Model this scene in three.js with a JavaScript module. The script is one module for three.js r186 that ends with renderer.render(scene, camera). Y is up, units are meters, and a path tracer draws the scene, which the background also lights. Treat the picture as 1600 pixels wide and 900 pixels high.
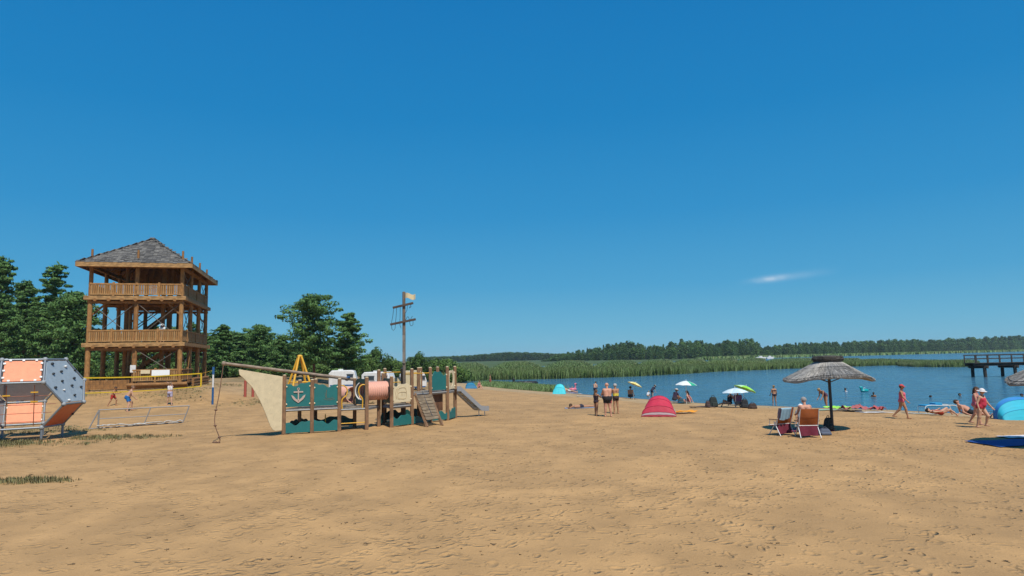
import * as THREE from 'three';
import { mergeGeometries } from 'three/addons/utils/BufferGeometryUtils.js';
import { RoundedBoxGeometry } from 'three/addons/geometries/RoundedBoxGeometry.js';

// ---------------------------------------------------------------- camera, sky, sun, exposure
const scene = new THREE.Scene();
const FOC = 1050, EYE = new THREE.Vector3(0, 3.1, 0);
const camera = new THREE.PerspectiveCamera(2 * Math.atan(450 / FOC) * 180 / Math.PI, 16 / 9, 0.1, 6000);
camera.position.copy(EYE);
camera.rotation.set(Math.atan(110 / FOC), 0, -0.02, 'YXZ');
camera.updateMatrixWorld(true);
scene.add(camera);
const renderer = new THREE.WebGLRenderer({ antialias: true });
renderer.toneMapping = THREE.LinearToneMapping;
renderer.toneMappingExposure = 1.0;
renderer.shadowMap.enabled = true;

const clamp = (v, a = 0, b = 1) => Math.min(b, Math.max(a, v));
const sst = (a, b, v) => { const t = clamp((v - a) / (b - a)); return t * t * (3 - 2 * t); };
const mix = (a, b, t) => a + (b - a) * t;
function rng(seed) { let s = seed >>> 0; return () => { s = (s + 0x6D2B79F5) >>> 0; let t = s; t = Math.imul(t ^ (t >>> 15), t | 1); t ^= t + Math.imul(t ^ (t >>> 7), t | 61); return ((t ^ (t >>> 14)) >>> 0) / 4294967296; }; }
function hash2(i, j, s = 0) { let h = Math.imul(i | 0, 374761393) + Math.imul(j | 0, 668265263) + Math.imul(s | 0, 2147483647 - 5); h = Math.imul(h ^ (h >>> 13), 1274126177); h ^= h >>> 16; return (h >>> 0) / 4294967296; }
function vnoise(x, y, s = 0, px = 0, py = 0) {           // value noise, periodic when px / py are given
  const i = Math.floor(x), j = Math.floor(y), u = x - i, v = y - j, a = u * u * (3 - 2 * u), b = v * v * (3 - 2 * v);
  const w = (k, n) => n ? ((k % n) + n) % n : k;
  const A = hash2(w(i, px), w(j, py), s), B = hash2(w(i + 1, px), w(j, py), s), C = hash2(w(i, px), w(j + 1, py), s), D = hash2(w(i + 1, px), w(j + 1, py), s);
  return mix(mix(A, B, a), mix(C, D, a), b);
}
function fbm(x, y, oct, s = 0, p = 0) { let v = 0, a = .5, n = 0; for (let k = 0; k < oct; k++) { v += a * vnoise(x, y, s + k, p, p); n += a; a *= .5; x *= 2; y *= 2; p *= 2; } return v / n; }

{ // clear summer sky: deep blue overhead, paler at the horizon, one thin wisp of cloud
  const W = 2048, H = 1024, data = new Float32Array(W * H * 4);
  const stops = [[-90, .16, .30, .40], [-2, .19, .47, .64], [0, .215, .495, .65], [2.5, .150, .445, .650], [6, .080, .362, .632], [12, .036, .282, .588], [20, .016, .224, .530], [30, .0105, .186, .484], [60, .026, .165, .415], [90, .034, .17, .41]];
  const dir = new THREE.Vector3(1240 - 800, -(432 - 450), -FOC).applyQuaternion(camera.quaternion).normalize();
  const az0 = Math.atan2(dir.x, -dir.z), el0 = Math.asin(dir.y);
  for (let j = 0; j < H; j++) {
    const el = (j + .5) / H * 180 - 90; let k = 0; while (k < stops.length - 2 && el > stops[k + 1][0]) k++;
    const A = stops[k], B = stops[k + 1], t = clamp((el - A[0]) / (B[0] - A[0]));
    for (let i = 0; i < W; i++) {
      const th = ((i + .5) / W - .5) * 2 * Math.PI, x = Math.cos(th), z = Math.sin(th);
      let c = [mix(A[1], B[1], t), mix(A[2], B[2], t), mix(A[3], B[3], t)];
      const da = (Math.atan2(x, -z) - az0) * 180 / Math.PI, de = el - el0 * 180 / Math.PI;
      if (Math.abs(da) < 6 && Math.abs(de) < 1.5) {
        const u = (da + 3.1) / 6.4, line = de - (u * .42 - .16);
        const body = Math.exp(-(((u - .2) / .2) ** 2)) * Math.exp(-((line / .16) ** 2)) * .55 + sst(0, .2, u) * (1 - sst(.5, 1.1, u)) * Math.exp(-((line / .24) ** 2)) * .17;
        const m = clamp(body * (.25 + 1.5 * fbm(da * 2.6, de * 9 + da * .8, 4, 9)));
        c = c.map((v, q) => mix(v, [.72, .8, .88][q], m * .68));
      }
      data.set([c[0], c[1], c[2], 1], (j * W + i) * 4);
    }
  }
  const sky = new THREE.DataTexture(data, W, H, THREE.RGBAFormat, THREE.FloatType);
  sky.mapping = THREE.EquirectangularReflectionMapping; sky.magFilter = THREE.LinearFilter; sky.needsUpdate = true;
  scene.background = sky; scene.environment = sky;
}
const SUN = new THREE.Vector3(.42, 0, .91).normalize().multiplyScalar(Math.cos(57 * Math.PI / 180)).setY(Math.sin(57 * Math.PI / 180));
const sun = new THREE.DirectionalLight(new THREE.Color(1, .935, .83), 4.7);
sun.position.copy(SUN).multiplyScalar(150).add(new THREE.Vector3(0, 0, -50)); sun.target.position.set(0, 0, -50);
sun.castShadow = true; sun.shadow.mapSize.set(4096, 4096);
Object.assign(sun.shadow.camera, { left: -90, right: 90, top: 90, bottom: -90, near: 1, far: 400 });
scene.add(sun, sun.target);

// ---------------------------------------------------------------- small helpers
const V = (x, y, z) => new THREE.Vector3(x, y, z);
const used = new Map();
const numbered = (n) => { const k = used.get(n) ?? 0; used.set(n, k + 1); return k ? n + '_' + String(k).padStart(3, '0') : n; };
function tag(o, label, category, group, kind) { if (label) o.userData.label = label; if (category) o.userData.category = category; if (group) o.userData.group = group; if (kind) o.userData.kind = kind; return o; }
function thing(name, label, category, pos = [0, 0, 0], turn = 0, group) { const o = new THREE.Group(); o.name = numbered(name); o.position.set(...pos); o.rotation.y = turn; scene.add(o); return tag(o, label, category, group); }
function clean(g) { let q = g.index ? g.toNonIndexed() : g; for (const k of Object.keys(q.attributes)) if (!['position', 'normal', 'uv'].includes(k)) q.deleteAttribute(k); q.morphAttributes = {}; q.clearGroups?.(); return q; }
const join = (gs) => gs.length === 1 ? gs[0] : mergeGeometries(gs.map(clean), false);
function part(name, gs, m, parent, label) { const g = Array.isArray(gs) ? join(gs) : gs; const o = new THREE.Mesh(g, m); o.name = parent === scene ? numbered(name) : name; o.castShadow = o.receiveShadow = true; if (label) o.userData.label = label; parent.add(o); return o; }
function struct(name, gs, m) { return tag(part(name, gs, m, scene), null, null, null, 'structure'); }
function stuff(o) { o.userData.kind = 'stuff'; return o; }
// pixel of the photograph (1600 x 900) to a point at height y
function ray(px, py) { return new THREE.Vector3(px - 800, -(py - 450), -FOC).divideScalar(FOC).applyQuaternion(camera.quaternion); }
function at(px, py, y = 0) { const d = ray(px, py), t = (y - EYE.y) / d.y; return EYE.clone().addScaledVector(d, t); }
function atZ(px, py, z) { const d = ray(px, py); return EYE.clone().addScaledVector(d, z / d.z); }

// ---- geometry helpers; boxes carry uv in metres with the grain along their length
function metreUV(g) {
  const p = g.attributes.position, n = g.attributes.normal, uv = new Float32Array(p.count * 2);
  for (let i = 0; i < p.count; i++) {
    const ax = Math.abs(n.getX(i)), ay = Math.abs(n.getY(i)), az = Math.abs(n.getZ(i));
    if (ay > ax && ay > az) { uv[2 * i] = p.getX(i); uv[2 * i + 1] = p.getZ(i); } else if (ax > az) { uv[2 * i] = p.getZ(i); uv[2 * i + 1] = p.getY(i); } else { uv[2 * i] = p.getX(i); uv[2 * i + 1] = p.getY(i); }
  }
  g.setAttribute('uv', new THREE.BufferAttribute(uv, 2)); return g;
}
let uvSeed = rng(5);
function shiftUV(g) { const a = uvSeed() * 7, b = uvSeed() * 7, u = g.attributes.uv; for (let i = 0; i < u.count; i++) u.setXY(i, u.getX(i) + a, u.getY(i) + b); return g; }
function box(w, h, d, x = 0, y = 0, z = 0, ry = 0, rx = 0, rz = 0, r = 0) {
  let g = r ? new RoundedBoxGeometry(w, h, d, 1, r) : new THREE.BoxGeometry(w, h, d);
  g = clean(g); shiftUV(metreUV(g));
  if (rx || ry || rz) g.applyMatrix4(new THREE.Matrix4().makeRotationFromEuler(new THREE.Euler(rx, ry, rz, 'YXZ')));
  return g.translate(x, y, z);
}
const UPV = V(0, 1, 0);
function frameTo(a, b, roll = 0) { const d = b.clone().sub(a), L = d.length(); const q = new THREE.Quaternion().setFromUnitVectors(UPV, d.normalize()); if (roll) q.multiply(new THREE.Quaternion().setFromAxisAngle(UPV, roll)); return [new THREE.Matrix4().compose(a.clone().add(b).multiplyScalar(.5), q, V(1, 1, 1)), L]; }
function beam(a, b, w, d = w, roll = 0, r = .012) { const [m, L] = frameTo(a, b, roll); const g = clean(r ? new RoundedBoxGeometry(w, L, d, 1, Math.min(r, w / 2.2, d / 2.2)) : new THREE.BoxGeometry(w, L, d)); shiftUV(metreUV(g)); return g.applyMatrix4(m); }
function rod(a, b, r1, r2 = r1, seg = 8) { const [m, L] = frameTo(a, b); const g = clean(new THREE.CylinderGeometry(r2, r1, L, seg, 1)); const u = g.attributes.uv; for (let i = 0; i < u.count; i++) u.setXY(i, u.getX(i) * 6.28 * r1, u.getY(i) * L); shiftUV(g); return g.applyMatrix4(m); }
function tube(pts, r, seg = 24, rad = 6, closed = false) { return clean(new THREE.TubeGeometry(new THREE.CatmullRomCurve3(pts, closed), seg, r, rad, closed)); }
function ball(r, x, y, z, sx = 1, sy = 1, sz = 1, ws = 10, hs = 8) { return clean(new THREE.SphereGeometry(r, ws, hs)).scale(sx, sy, sz).translate(x, y, z); }
function lathe(pts, seg = 24) { return clean(new THREE.LatheGeometry(pts.map(([x, y]) => new THREE.Vector2(x, y)), seg)); }
function plate(pts, t, bevel = .006, holes = []) {            // outline in x-y, thickness along z centred on 0
  const s = new THREE.Shape(pts.map(([x, y]) => new THREE.Vector2(x, y)));
  for (const h of holes) s.holes.push(new THREE.Path(h.map(([x, y]) => new THREE.Vector2(x, y))));
  return clean(new THREE.ExtrudeGeometry(s, { depth: t - 2 * bevel, bevelEnabled: bevel > 0, bevelThickness: bevel, bevelSize: bevel, bevelOffset: -bevel, bevelSegments: 1, curveSegments: 6 })).translate(0, 0, -t / 2 + bevel);
}
function sheet(nu, nv, f, thick = 0) {                        // parametric sheet; thick > 0 adds a back face and rim
  const P = [], idx = [], uv = [], row = nu + 1;
  const put = (off) => { for (let j = 0; j <= nv; j++) for (let i = 0; i <= nu; i++) { const p = f(i / nu, j / nv, off); P.push(p.x, p.y, p.z); uv.push(i / nu, j / nv); } };
  put(0); for (let j = 0; j < nv; j++) for (let i = 0; i < nu; i++) { const a = j * row + i; idx.push(a, a + 1, a + row, a + 1, a + row + 1, a + row); }
  const g = new THREE.BufferGeometry(); 
  g.setAttribute('position', new THREE.Float32BufferAttribute(P, 3)); g.setAttribute('uv', new THREE.Float32BufferAttribute(uv, 2)); g.setIndex(idx); g.computeVertexNormals();
  if (!thick) return clean(g);
  const b = g.clone(), bp = b.attributes.position, bn = b.attributes.normal; for (let i = 0; i < bp.count; i++) bp.setXYZ(i, bp.getX(i) - bn.getX(i) * thick, bp.getY(i) - bn.getY(i) * thick, bp.getZ(i) - bn.getZ(i) * thick);
  const bi = []; for (let k = 0; k < idx.length; k += 3) bi.push(idx[k], idx[k + 2], idx[k + 1]); b.setIndex(bi); b.computeVertexNormals();
  const rim = [], ring = []; for (let i = 0; i <= nu; i++) ring.push(i); for (let j = 1; j <= nv; j++) ring.push(j * row + nu); for (let i = nu - 1; i >= 0; i--) ring.push(nv * row + i); for (let j = nv - 1; j >= 0; j--) ring.push(j * row);
  const gp = g.attributes.position, q = (at_, i) => [at_.getX(i), at_.getY(i), at_.getZ(i)];
  for (let k = 0; k + 1 < ring.length; k++) { const a = q(gp, ring[k]), c = q(gp, ring[k + 1]), d = q(bp, ring[k]), e = q(bp, ring[k + 1]); rim.push(...a, ...d, ...c, ...c, ...d, ...e); }
  const rg = new THREE.BufferGeometry(); rg.setAttribute('position', new THREE.Float32BufferAttribute(rim, 3)); rg.setAttribute('uv', new THREE.Float32BufferAttribute(new Float32Array(rim.length / 3 * 2), 2)); rg.computeVertexNormals();
  return join([clean(g), clean(b), rg]);
}

// ---- procedural textures and materials
function tex(n, fn, srgb = true, m = n) {
  const d = new Uint8Array(n * m * 4);
  for (let j = 0; j < m; j++) for (let i = 0; i < n; i++) { const c = fn(i / n, j / m, i, j), k = (j * n + i) * 4; const a = Array.isArray(c) ? c : [c, c, c]; d[k] = clamp(a[0]) * 255; d[k + 1] = clamp(a[1]) * 255; d[k + 2] = clamp(a[2]) * 255; d[k + 3] = 255; }
  const t = new THREE.DataTexture(d, n, m); t.wrapS = t.wrapT = THREE.RepeatWrapping; t.magFilter = THREE.LinearFilter; t.minFilter = THREE.LinearMipmapLinearFilter; t.generateMipmaps = true; if (srgb) t.colorSpace = THREE.SRGBColorSpace; t.needsUpdate = true; return t;
}
const woodTex = tex(256, (u, v) => { const n = fbm(u * 32, v * 3, 3, 11, 32) , m = fbm(u * 5, v * 5, 3, 17, 5), k = vnoise(u * 96, v * 4, 3, 96, 4); return .62 + .3 * n + .22 * (m - .5) - (k > .82 ? .16 : 0); });
const woodBump = tex(256, (u, v) => fbm(u * 48, v * 3, 3, 21, 48), false);
const mottle = tex(256, (u, v) => .90 + .08 * fbm(u * 6, v * 6, 5, 31, 6) + .03 * (hash2(u * 256, v * 256, 4) - .5) + (vnoise(u * 40, v * 5, 7, 40, 5) > .93 ? .05 : 0) - (fbm(u * 14, v * 14, 3, 37, 14) > .68 ? .035 : 0));
const fineBump = tex(256, (u, v) => fbm(u * 24, v * 24, 4, 41, 24), false);
const weave = tex(128, (u, v) => .5 + .25 * Math.sin(u * 128 * .785) * Math.sin(v * 128 * .785) + .2 * fbm(u * 8, v * 8, 3, 51, 8), false);
const lin = (r, g, b) => new THREE.Color().setRGB(r, g, b);
function wood(c, rough = .8) { return new THREE.MeshStandardMaterial({ color: lin(...c), map: woodTex, bumpMap: woodBump, bumpScale: .006, roughness: rough }); }
function paint(c, rough = .55) { return new THREE.MeshStandardMaterial({ color: lin(...c), map: mottle, bumpMap: fineBump, bumpScale: .0015, roughness: rough }); }
function cloth(c, rough = .9) { return new THREE.MeshStandardMaterial({ color: lin(...c), map: mottle, bumpMap: weave, bumpScale: .002, roughness: rough, side: THREE.DoubleSide }); }
function steel(c = [.55, .56, .57], rough = .42, metal = .85) { return new THREE.MeshStandardMaterial({ color: lin(...c), roughness: rough, metalness: metal, bumpMap: fineBump, bumpScale: .0006 }); }

// ---------------------------------------------------------------- terrain
const WATER = -.45;
const SHORE = [[-700, -620], [-300, -420], [-70, -190], [-14, -112], [-6, -99], [-3, -88], [0, -79], [4.4, -69.7], [10.5, -56.7], [13.9, -50], [17.3, -46.3], [20.1, -43.2], [23, -41.1], [24.9, -38.1], [26.8, -35.9], [32, -31.5], [60, -14], [150, 20], [900, 200]];
const FAR = [[-2600, -900], [-600, -520], [-60, -230], [40, -300], [120, -420], [190, -520], [330, -600], [540, -740], [700, -880], [1200, -1000], [2600, -1100]];
function sideDist(L, x, z) { let best = 1e9, sg = 1; for (let k = 0; k + 1 < L.length; k++) { const [ax, az] = L[k], [bx, bz] = L[k + 1], dx = bx - ax, dz = bz - az; const t = clamp(((x - ax) * dx + (z - az) * dz) / (dx * dx + dz * dz)); const ex = x - ax - t * dx, ez = z - az - t * dz, d = ex * ex + ez * ez; if (d < best) { best = d; sg = dx * (z - az) - dz * (x - ax) > 0 ? 1 : -1; } } return Math.sqrt(best) * sg; }
function groundY(x, z) {
  const s = sideDist(SHORE, x, z); let y;
  if (s < 0) { y = WATER - Math.min(1.5, -s * .07); const f = -sideDist(FAR, x, z); if (f > 0) y = Math.max(y, WATER - .1 + Math.min(.9, f * .012) ); else y = Math.max(y, WATER - 1.6); }
  else { y = WATER * Math.pow(1 - clamp(s / 10), 1.4) + 1.25 * sst(-45, -58, z) * sst(-18, -28, x);
    const near = 1 - sst(45, 75, Math.hypot(x, z)); if (near > 0) y += near * sst(.5, 5, s) * ((fbm(x * .55, z * .55, 3, 61) - .5) * .05 + (fbm(x * 1.9, z * 1.9, 2, 71) - .5) * .03); }
  return y;
}
function on(px, py) { const d = ray(px, py); let t = 5, p = EYE.clone(); for (; t < 400; t += .25) { p = EYE.clone().addScaledVector(d, t); if (p.y < groundY(p.x, p.z)) break; } let a = t - .25, b = t; for (let k = 0; k < 14; k++) { const m = (a + b) / 2; p = EYE.clone().addScaledVector(d, m); if (p.y < groundY(p.x, p.z)) b = m; else a = m; } p.y = groundY(p.x, p.z); return p; }
const drop = (p) => V(p.x, groundY(p.x, p.z), p.z);
function pathMask(x, z) { return sst(.44, .62, fbm(x * .09 + 3, z * .09, 3, 81)); }
function grassMask(x, z) {                                     // thin turf behind the playground and a few patches in the sand
  let m = 0; const n = fbm(x * .3, z * .3, 4, 91);
  if (z < -44 && x < -6) m = sst(-47, -55, z) * sst(-7, -14, x) * sst(.52, .68, n) * .6;
  if (z < -68 && x < -8) m = Math.max(m, sst(.36, .5, n));
  const e = (cx, cz, rx, rz, t) => { const d = Math.hypot((x - cx) / rx, (z - cz) / rz); m = Math.max(m, (1 - sst(.5, 1, d + (n - .5) * 1.6)) * t); };
  e(-21.5, -28.2, 4.2, 1.7, .8); e(-17.8, -29.6, 2.6, 1.0, .5); e(-13.4, -18.8, 1.6, .5, .55); e(-14, -17.4, 1.2, .45, .5); e(-24, -34, 4, 3, .7);
  return m;
}
{ // one sheet of ground out to the horizon, finer where the photograph looks
  const rings = [0]; for (let r = 3; r < 3000;) { rings.push(r); r += r < 12 ? .35 : r < 45 ? .28 + (r - 12) * .012 : r * .022; }
  const angs = []; for (let a = -46; a <= 46; a += .2) angs.push(a); for (let a = 50; a < 312; a += 4) angs.push(a);
  const P = [], C = [], U = [], I = [], n = angs.length;
  const sand = [.530, .318, .133], pale = [.52, .385, .215], wet = [.23, .135, .062], turf = [.115, .118, .034], far = [.075, .125, .032], soil = [.16, .11, .05];
  for (const r of rings) for (const a of angs) {
    const x = r * Math.sin(a * Math.PI / 180), z = -r * Math.cos(a * Math.PI / 180), y = groundY(x, z); P.push(x, y, z); U.push(x / 16, z / 16);
    let c = sand.slice(); const s = sideDist(SHORE, x, z), b = fbm(x * .16, z * .16, 4, 101), b2 = fbm(x * .8, z * .8, 3, 111);
    c = c.map((v) => v * (.86 + .20 * b + .10 * b2));
    if (s > 0) { const p = (1 - sst(4.5, 6.5, s + (b2 - .5) * 4)) * .75; c = c.map((v, k) => mix(v, pale[k], p)); const w = 1 - sst(.3, 1.5, s + (b2 - .5) * 1.2); c = c.map((v, k) => mix(v, wet[k], w)); }
    if (x < -8 && z < -50) { const p = sst(-53, -60, z) * sst(-10, -16, x) * .6; c = c.map((v, k) => mix(v, [.46, .33, .19][k], p)); }
    const g = grassMask(x, z); c = c.map((v, k) => mix(v, mix(soil[k], turf[k], .55 + .45 * b2), g * .45));
    if (s < 0) c = sideDist(FAR, x, z) < 0 ? far : [.12, .1, .05];
    if (s > 0 && r > 130) c = far;
    C.push(...c);
  }
  for (let j = 0; j + 1 < rings.length; j++) for (let i = 0; i < n; i++) { const a = j * n + i, b = j * n + (i + 1) % n; if (j) I.push(a, b, a + n); I.push(b, b + n, a + n); }
  const g = new THREE.BufferGeometry(); g.setAttribute('position', new THREE.Float32BufferAttribute(P, 3)); g.setAttribute('color', new THREE.Float32BufferAttribute(C, 3)); g.setAttribute('uv', new THREE.Float32BufferAttribute(U, 2)); g.setIndex(I); g.computeVertexNormals();
  if (g.attributes.normal.getY(5000) < 0) { for (let k = 0; k < I.length; k += 3) [I[k], I[k + 1]] = [I[k + 1], I[k]]; g.setIndex(I); g.computeVertexNormals(); }
  // relief of trodden sand: foot pits with pushed-up rims, ripples, grains
  const N = 2048, S = 16, h = new Float32Array(N * N), R = rng(77);
  for (let j = 0; j < N; j++) for (let i = 0; i < N; i++) h[j * N + i] = (fbm(i / N * 40, j / N * 40, 4, 121, 40) - .5) * .015 + (hash2(i, j, 8) - .5) * .004;
  const pit = (cx, cy, l, w, an, dep) => { const ex = Math.ceil(l * 1.9 / S * N), ca = Math.cos(an), sa = Math.sin(an); for (let v = -ex; v <= ex; v++) for (let u = -ex; u <= ex; u++) { const X = u * S / N, Y = v * S / N, a = (X * ca + Y * sa) / l, b = (-X * sa + Y * ca) / w, d = Math.hypot(a, b) * (.72 + .6 * vnoise((cx + u) * .09, (cy + v) * .09, 13)); if (d > 1.8) continue; const k = (((cy + v) % N + N) % N) * N + ((cx + u) % N + N) % N; h[k] += dep * (-Math.exp(-(d * d) * 2.2) + .42 * Math.exp(-(((d - 1.15) / .3) ** 2))); } };
  for (let k = 0; k < 1500; k++) { const x = R() * N, y = R() * N, an = R() * 6.28, cl = fbm(x / N * 6, y / N * 6, 2, 151, 6); if (R() > sst(.3, .62, cl) + .25) continue; let px = x, py = y; const steps = 1 + (R() * 4 | 0); for (let q = 0; q < steps; q++) { const sd = q % 2 ? 1 : -1; pit((px + Math.cos(an + 1.57) * sd * 12) | 0, (py + Math.sin(an + 1.57) * sd * 12) | 0, .08 + R() * .08, .045 + R() * .05, an + (R() - .5) * .8, .010 + R() * .030); px += Math.cos(an) * 80; py += Math.sin(an) * 80; } }
  for (let k = 0; k < 5000; k++) pit(R() * N | 0, R() * N | 0, .02 + R() * .05, .02 + R() * .03, R() * 6.28, .006 + R() * .016);
  const bump = tex(N, (u, v, i, j) => .5 + h[j * N + i] / .16, false);
  const col = tex(1024, (u, v, i, j) => { const n = fbm(u * 20, v * 20, 5, 131, 20), t = .88 + .2 * (n - .5) + .07 * (hash2(i, j, 3) - .5); return [t, t * .995, t * .985]; });
  struct('ground', g, new THREE.MeshStandardMaterial({ vertexColors: true, map: col, bumpMap: bump, bumpScale: .16, roughness: .96 }));
}
{ // lake with small wind ripples
  const R = rng(3), g = new THREE.CircleGeometry(2900, 96).rotateX(-Math.PI / 2).translate(0, WATER, 0);
  const p = g.attributes.position, uv = g.attributes.uv; for (let i = 0; i < p.count; i++) uv.setXY(i, p.getX(i) / 26, p.getZ(i) / 26);
  const waves = []; for (let k = 0; k < 46; k++) { const kx = Math.round((R() - .5) * 26), ky = Math.round((R() < .5 ? -1 : 1) * (6 + R() * 40)); waves.push([kx, ky, R() * 6.28, 1 / Math.pow(Math.hypot(kx, ky), .9)]); }
  let mx = 0; for (const w of waves) mx += w[3];
  const b = tex(1024, (u, v) => { let s = 0; for (const [kx, ky, ph, a] of waves) s += a * Math.sin(6.283 * (kx * u + ky * v) + ph); return .5 + .5 * s / (mx * .62) + .06 * (fbm(u * 60, v * 120, 2, 141, 60) - .5); }, false);
  const m = new THREE.MeshPhysicalMaterial({ color: lin(.050, .140, .215), roughness: .12, ior: 1.33, bumpMap: b, bumpScale: .8 });
  struct('lake', g, m);
}
// ---------------------------------------------------------------- vegetation
const leafMat = new THREE.MeshPhysicalMaterial({ vertexColors: true, roughness: .95, specularIntensity: .25, transmission: .22, thickness: 0, side: THREE.DoubleSide });
function leafGeo(list) {                                        // list of [centre, normal, length, width, turn, colour, shading normal]
  const P = [], N = [], C = [], a = V(0, 0, 0), b = V(0, 0, 0), t = V(0, 0, 0);
  for (const [c, n, l, w, turn, col, sn] of list) {
    t.set(Math.abs(n.y) < .9 ? 0 : 1, Math.abs(n.y) < .9 ? 1 : 0, 0); a.crossVectors(t, n).normalize(); b.crossVectors(n, a);
    const ca = Math.cos(turn), sa = Math.sin(turn), ux = a.x * ca + b.x * sa, uy = a.y * ca + b.y * sa, uz = a.z * ca + b.z * sa, vx = -a.x * sa + b.x * ca, vy = -a.y * sa + b.y * ca, vz = -a.z * sa + b.z * ca;
    const q = [[-l, 0], [0, -w], [l, 0], [0, w]].map(([p, r]) => [c.x + ux * p + vx * r, c.y + uy * p + vy * r, c.z + uz * p + vz * r]);
    for (const k of [0, 1, 2, 0, 2, 3]) { P.push(...q[k]); N.push(sn.x, sn.y, sn.z); C.push(...col); }
  }
  const g = new THREE.BufferGeometry(); g.setAttribute('position', new THREE.Float32BufferAttribute(P, 3)); g.setAttribute('normal', new THREE.Float32BufferAttribute(N, 3)); g.setAttribute('color', new THREE.Float32BufferAttribute(C, 3)); return g;
}
function clump(out, R, c, rx, ry, rz, n, size, cols, needle = .35) {     // leaves through an uneven ellipsoid shell
  for (let k = 0; k < n; k++) {
    const d = V(R() * 2 - 1, R() * 2 - 1, R() * 2 - 1); if (d.lengthSq() > 1 || d.lengthSq() < .01) { k--; continue; } d.normalize();
    const r = .55 + .5 * Math.pow(R(), .6), p = V(c.x + d.x * rx * r, c.y + d.y * ry * r, c.z + d.z * rz * r);
    const n1 = V(d.x + (R() - .5) * 1.7, d.y + (R() - .5) * 1.7 + .25, d.z + (R() - .5) * 1.7).normalize();
    const sn = n1.clone().multiplyScalar(.6).add(V(d.x / rx, d.y / ry, d.z / rz).normalize()).normalize();
    const col = cols[R() * cols.length | 0], j = .75 + R() * .5, s = size * (.6 + R() * .8);
    out.push([p, n1, s, s * needle * (.7 + R() * .6), R() * 6.28, [col[0] * j, col[1] * j, col[2] * j], sn]);
  }
}
const pineCols = [[.092, .190, .056], [.110, .215, .062], [.076, .162, .050], [.132, .235, .070]];
const broadCols = [[.090, .165, .040], [.110, .190, .045], [.072, .135, .036], [.130, .205, .055]];
const darkCols = [[.072, .138, .036], [.088, .160, .042], [.060, .118, .034]];
const bark = wood([.16, .085, .05], .95), barkTop = wood([.30, .135, .06], .95);
// a tree of unit kind: returns {trunk, crown} geometries, height h metres
function pineGeo(seed, h, w, bare, n = 46, leaves = 90, layered = 1, cols = pineCols) {
  const R = rng(seed), tr = [], lv = []; let lean = V((R() - .5) * .05, 0, (R() - .5) * .05);
  const spine = (t) => V(lean.x * h * t + Math.sin(t * 4 + seed) * .12, h * t, lean.z * h * t + Math.cos(t * 3.3 + seed) * .12);
  for (let k = 0; k < 7; k++) tr.push(rod(spine(k / 7 * .96), spine((k + 1) / 7 * .96), h * .016 * (1 - k / 7.6) + .03, h * .016 * (1 - (k + 1) / 7.6) + .025, 7));
  for (let k = 0; k < n; k++) {
    const t = bare + (1 - bare) * Math.pow((k + .5) / n, .9), a = k * 2.4 + R() * .9, u = (t - bare) / (1 - bare);
    const reach = w * .5 * (layered ? (Math.pow(1 - u, .8) * (.72 + .5 * R()) + .10) * (.55 + .45 * sst(0, .22, u)) : Math.sqrt(Math.max(.04, 1 - Math.pow(u * 2 - .95, 2))) * (.6 + .5 * R()));
    const s = spine(t * .98), e = V(s.x + Math.cos(a) * reach, s.y + reach * (.10 + .22 * R()) * (u > .6 ? 1.6 : .7), s.z + Math.sin(a) * reach);
    tr.push(rod(s, s.clone().lerp(e, .85), .05 * (1 - t) + .02, .012, 4));
    const m = reach > w * .28 ? 5 : 3;
    for (let q = 0; q < m; q++) { const f = (q + .75) / m, c = s.clone().lerp(e, f).add(V((R() - .5) * .9, (R() - .3) * .55, (R() - .5) * .9)); const rr = (.45 + .4 * R()) * (.5 + w / 9) * (layered ? 1.05 - .5 * u : 1); clump(lv, R, c, rr * .92, rr * (.26 + .2 * R()), rr * .92, leaves * 1.9 / m * (.7 + .6 * R()) | 0, .185, cols, .40); }
  }
  clump(lv, R, spine(1).add(V(0, -.25, 0)), w * .07 + .2, .6, w * .07 + .2, 40, .2, cols, .35);
  return { trunk: join(tr), crown: leafGeo(lv) };
}
function broadGeo(seed, h, w, n = 34, leaves = 110, cols = broadCols) {
  const R = rng(seed), tr = [], lv = [];
  tr.push(rod(V(0, 0, 0), V((R() - .5) * .3, h * .45, (R() - .5) * .3), .05 + h * .017, .03 + h * .008, 7));
  for (let k = 0; k < n; k++) {
    const a = k * 2.4 + R(), u = (k + .5) / n, t = .14 + .8 * u, prof = Math.sin(Math.PI * Math.min(1, .22 + .76 * u)), r = w * .5 * prof * (k % 3 ? .78 + .3 * R() : .35 + .3 * R());
    const c = V(Math.cos(a) * r, h * t + (R() - .5) * h * .08, Math.sin(a) * r), rr = (.10 + .07 * R()) * w + .15;
    tr.push(rod(V(0, h * t * .6, 0), c, .03, .01, 4)); clump(lv, R, c, rr, rr * .8, rr, leaves * (.7 + .6 * R()) | 0, .17 + h * .006, cols, .55);
  }
  return { trunk: join(tr), crown: leafGeo(lv) };
}
const shapes = {
  tall: pineGeo(11, 15, 6.6, .12, 60, 120), tall2: pineGeo(12, 15, 5.6, .16, 56, 120), mid: pineGeo(13, 9, 5.6, .04, 48, 120), mid2: pineGeo(14, 9, 6.4, .06, 50, 120, 0),
  spreading: pineGeo(15, 11, 8.2, .22, 40, 190, 0), spreading2: pineGeo(16, 9.5, 6.0, .12, 38, 170, 1),
  round: broadGeo(21, 5, 5.4), round2: broadGeo(22, 4.2, 6.0), dark: broadGeo(23, 6, 5.5, 36, 120, darkCols), low: broadGeo(24, 2.6, 4.6, 26, 100),
};
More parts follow.
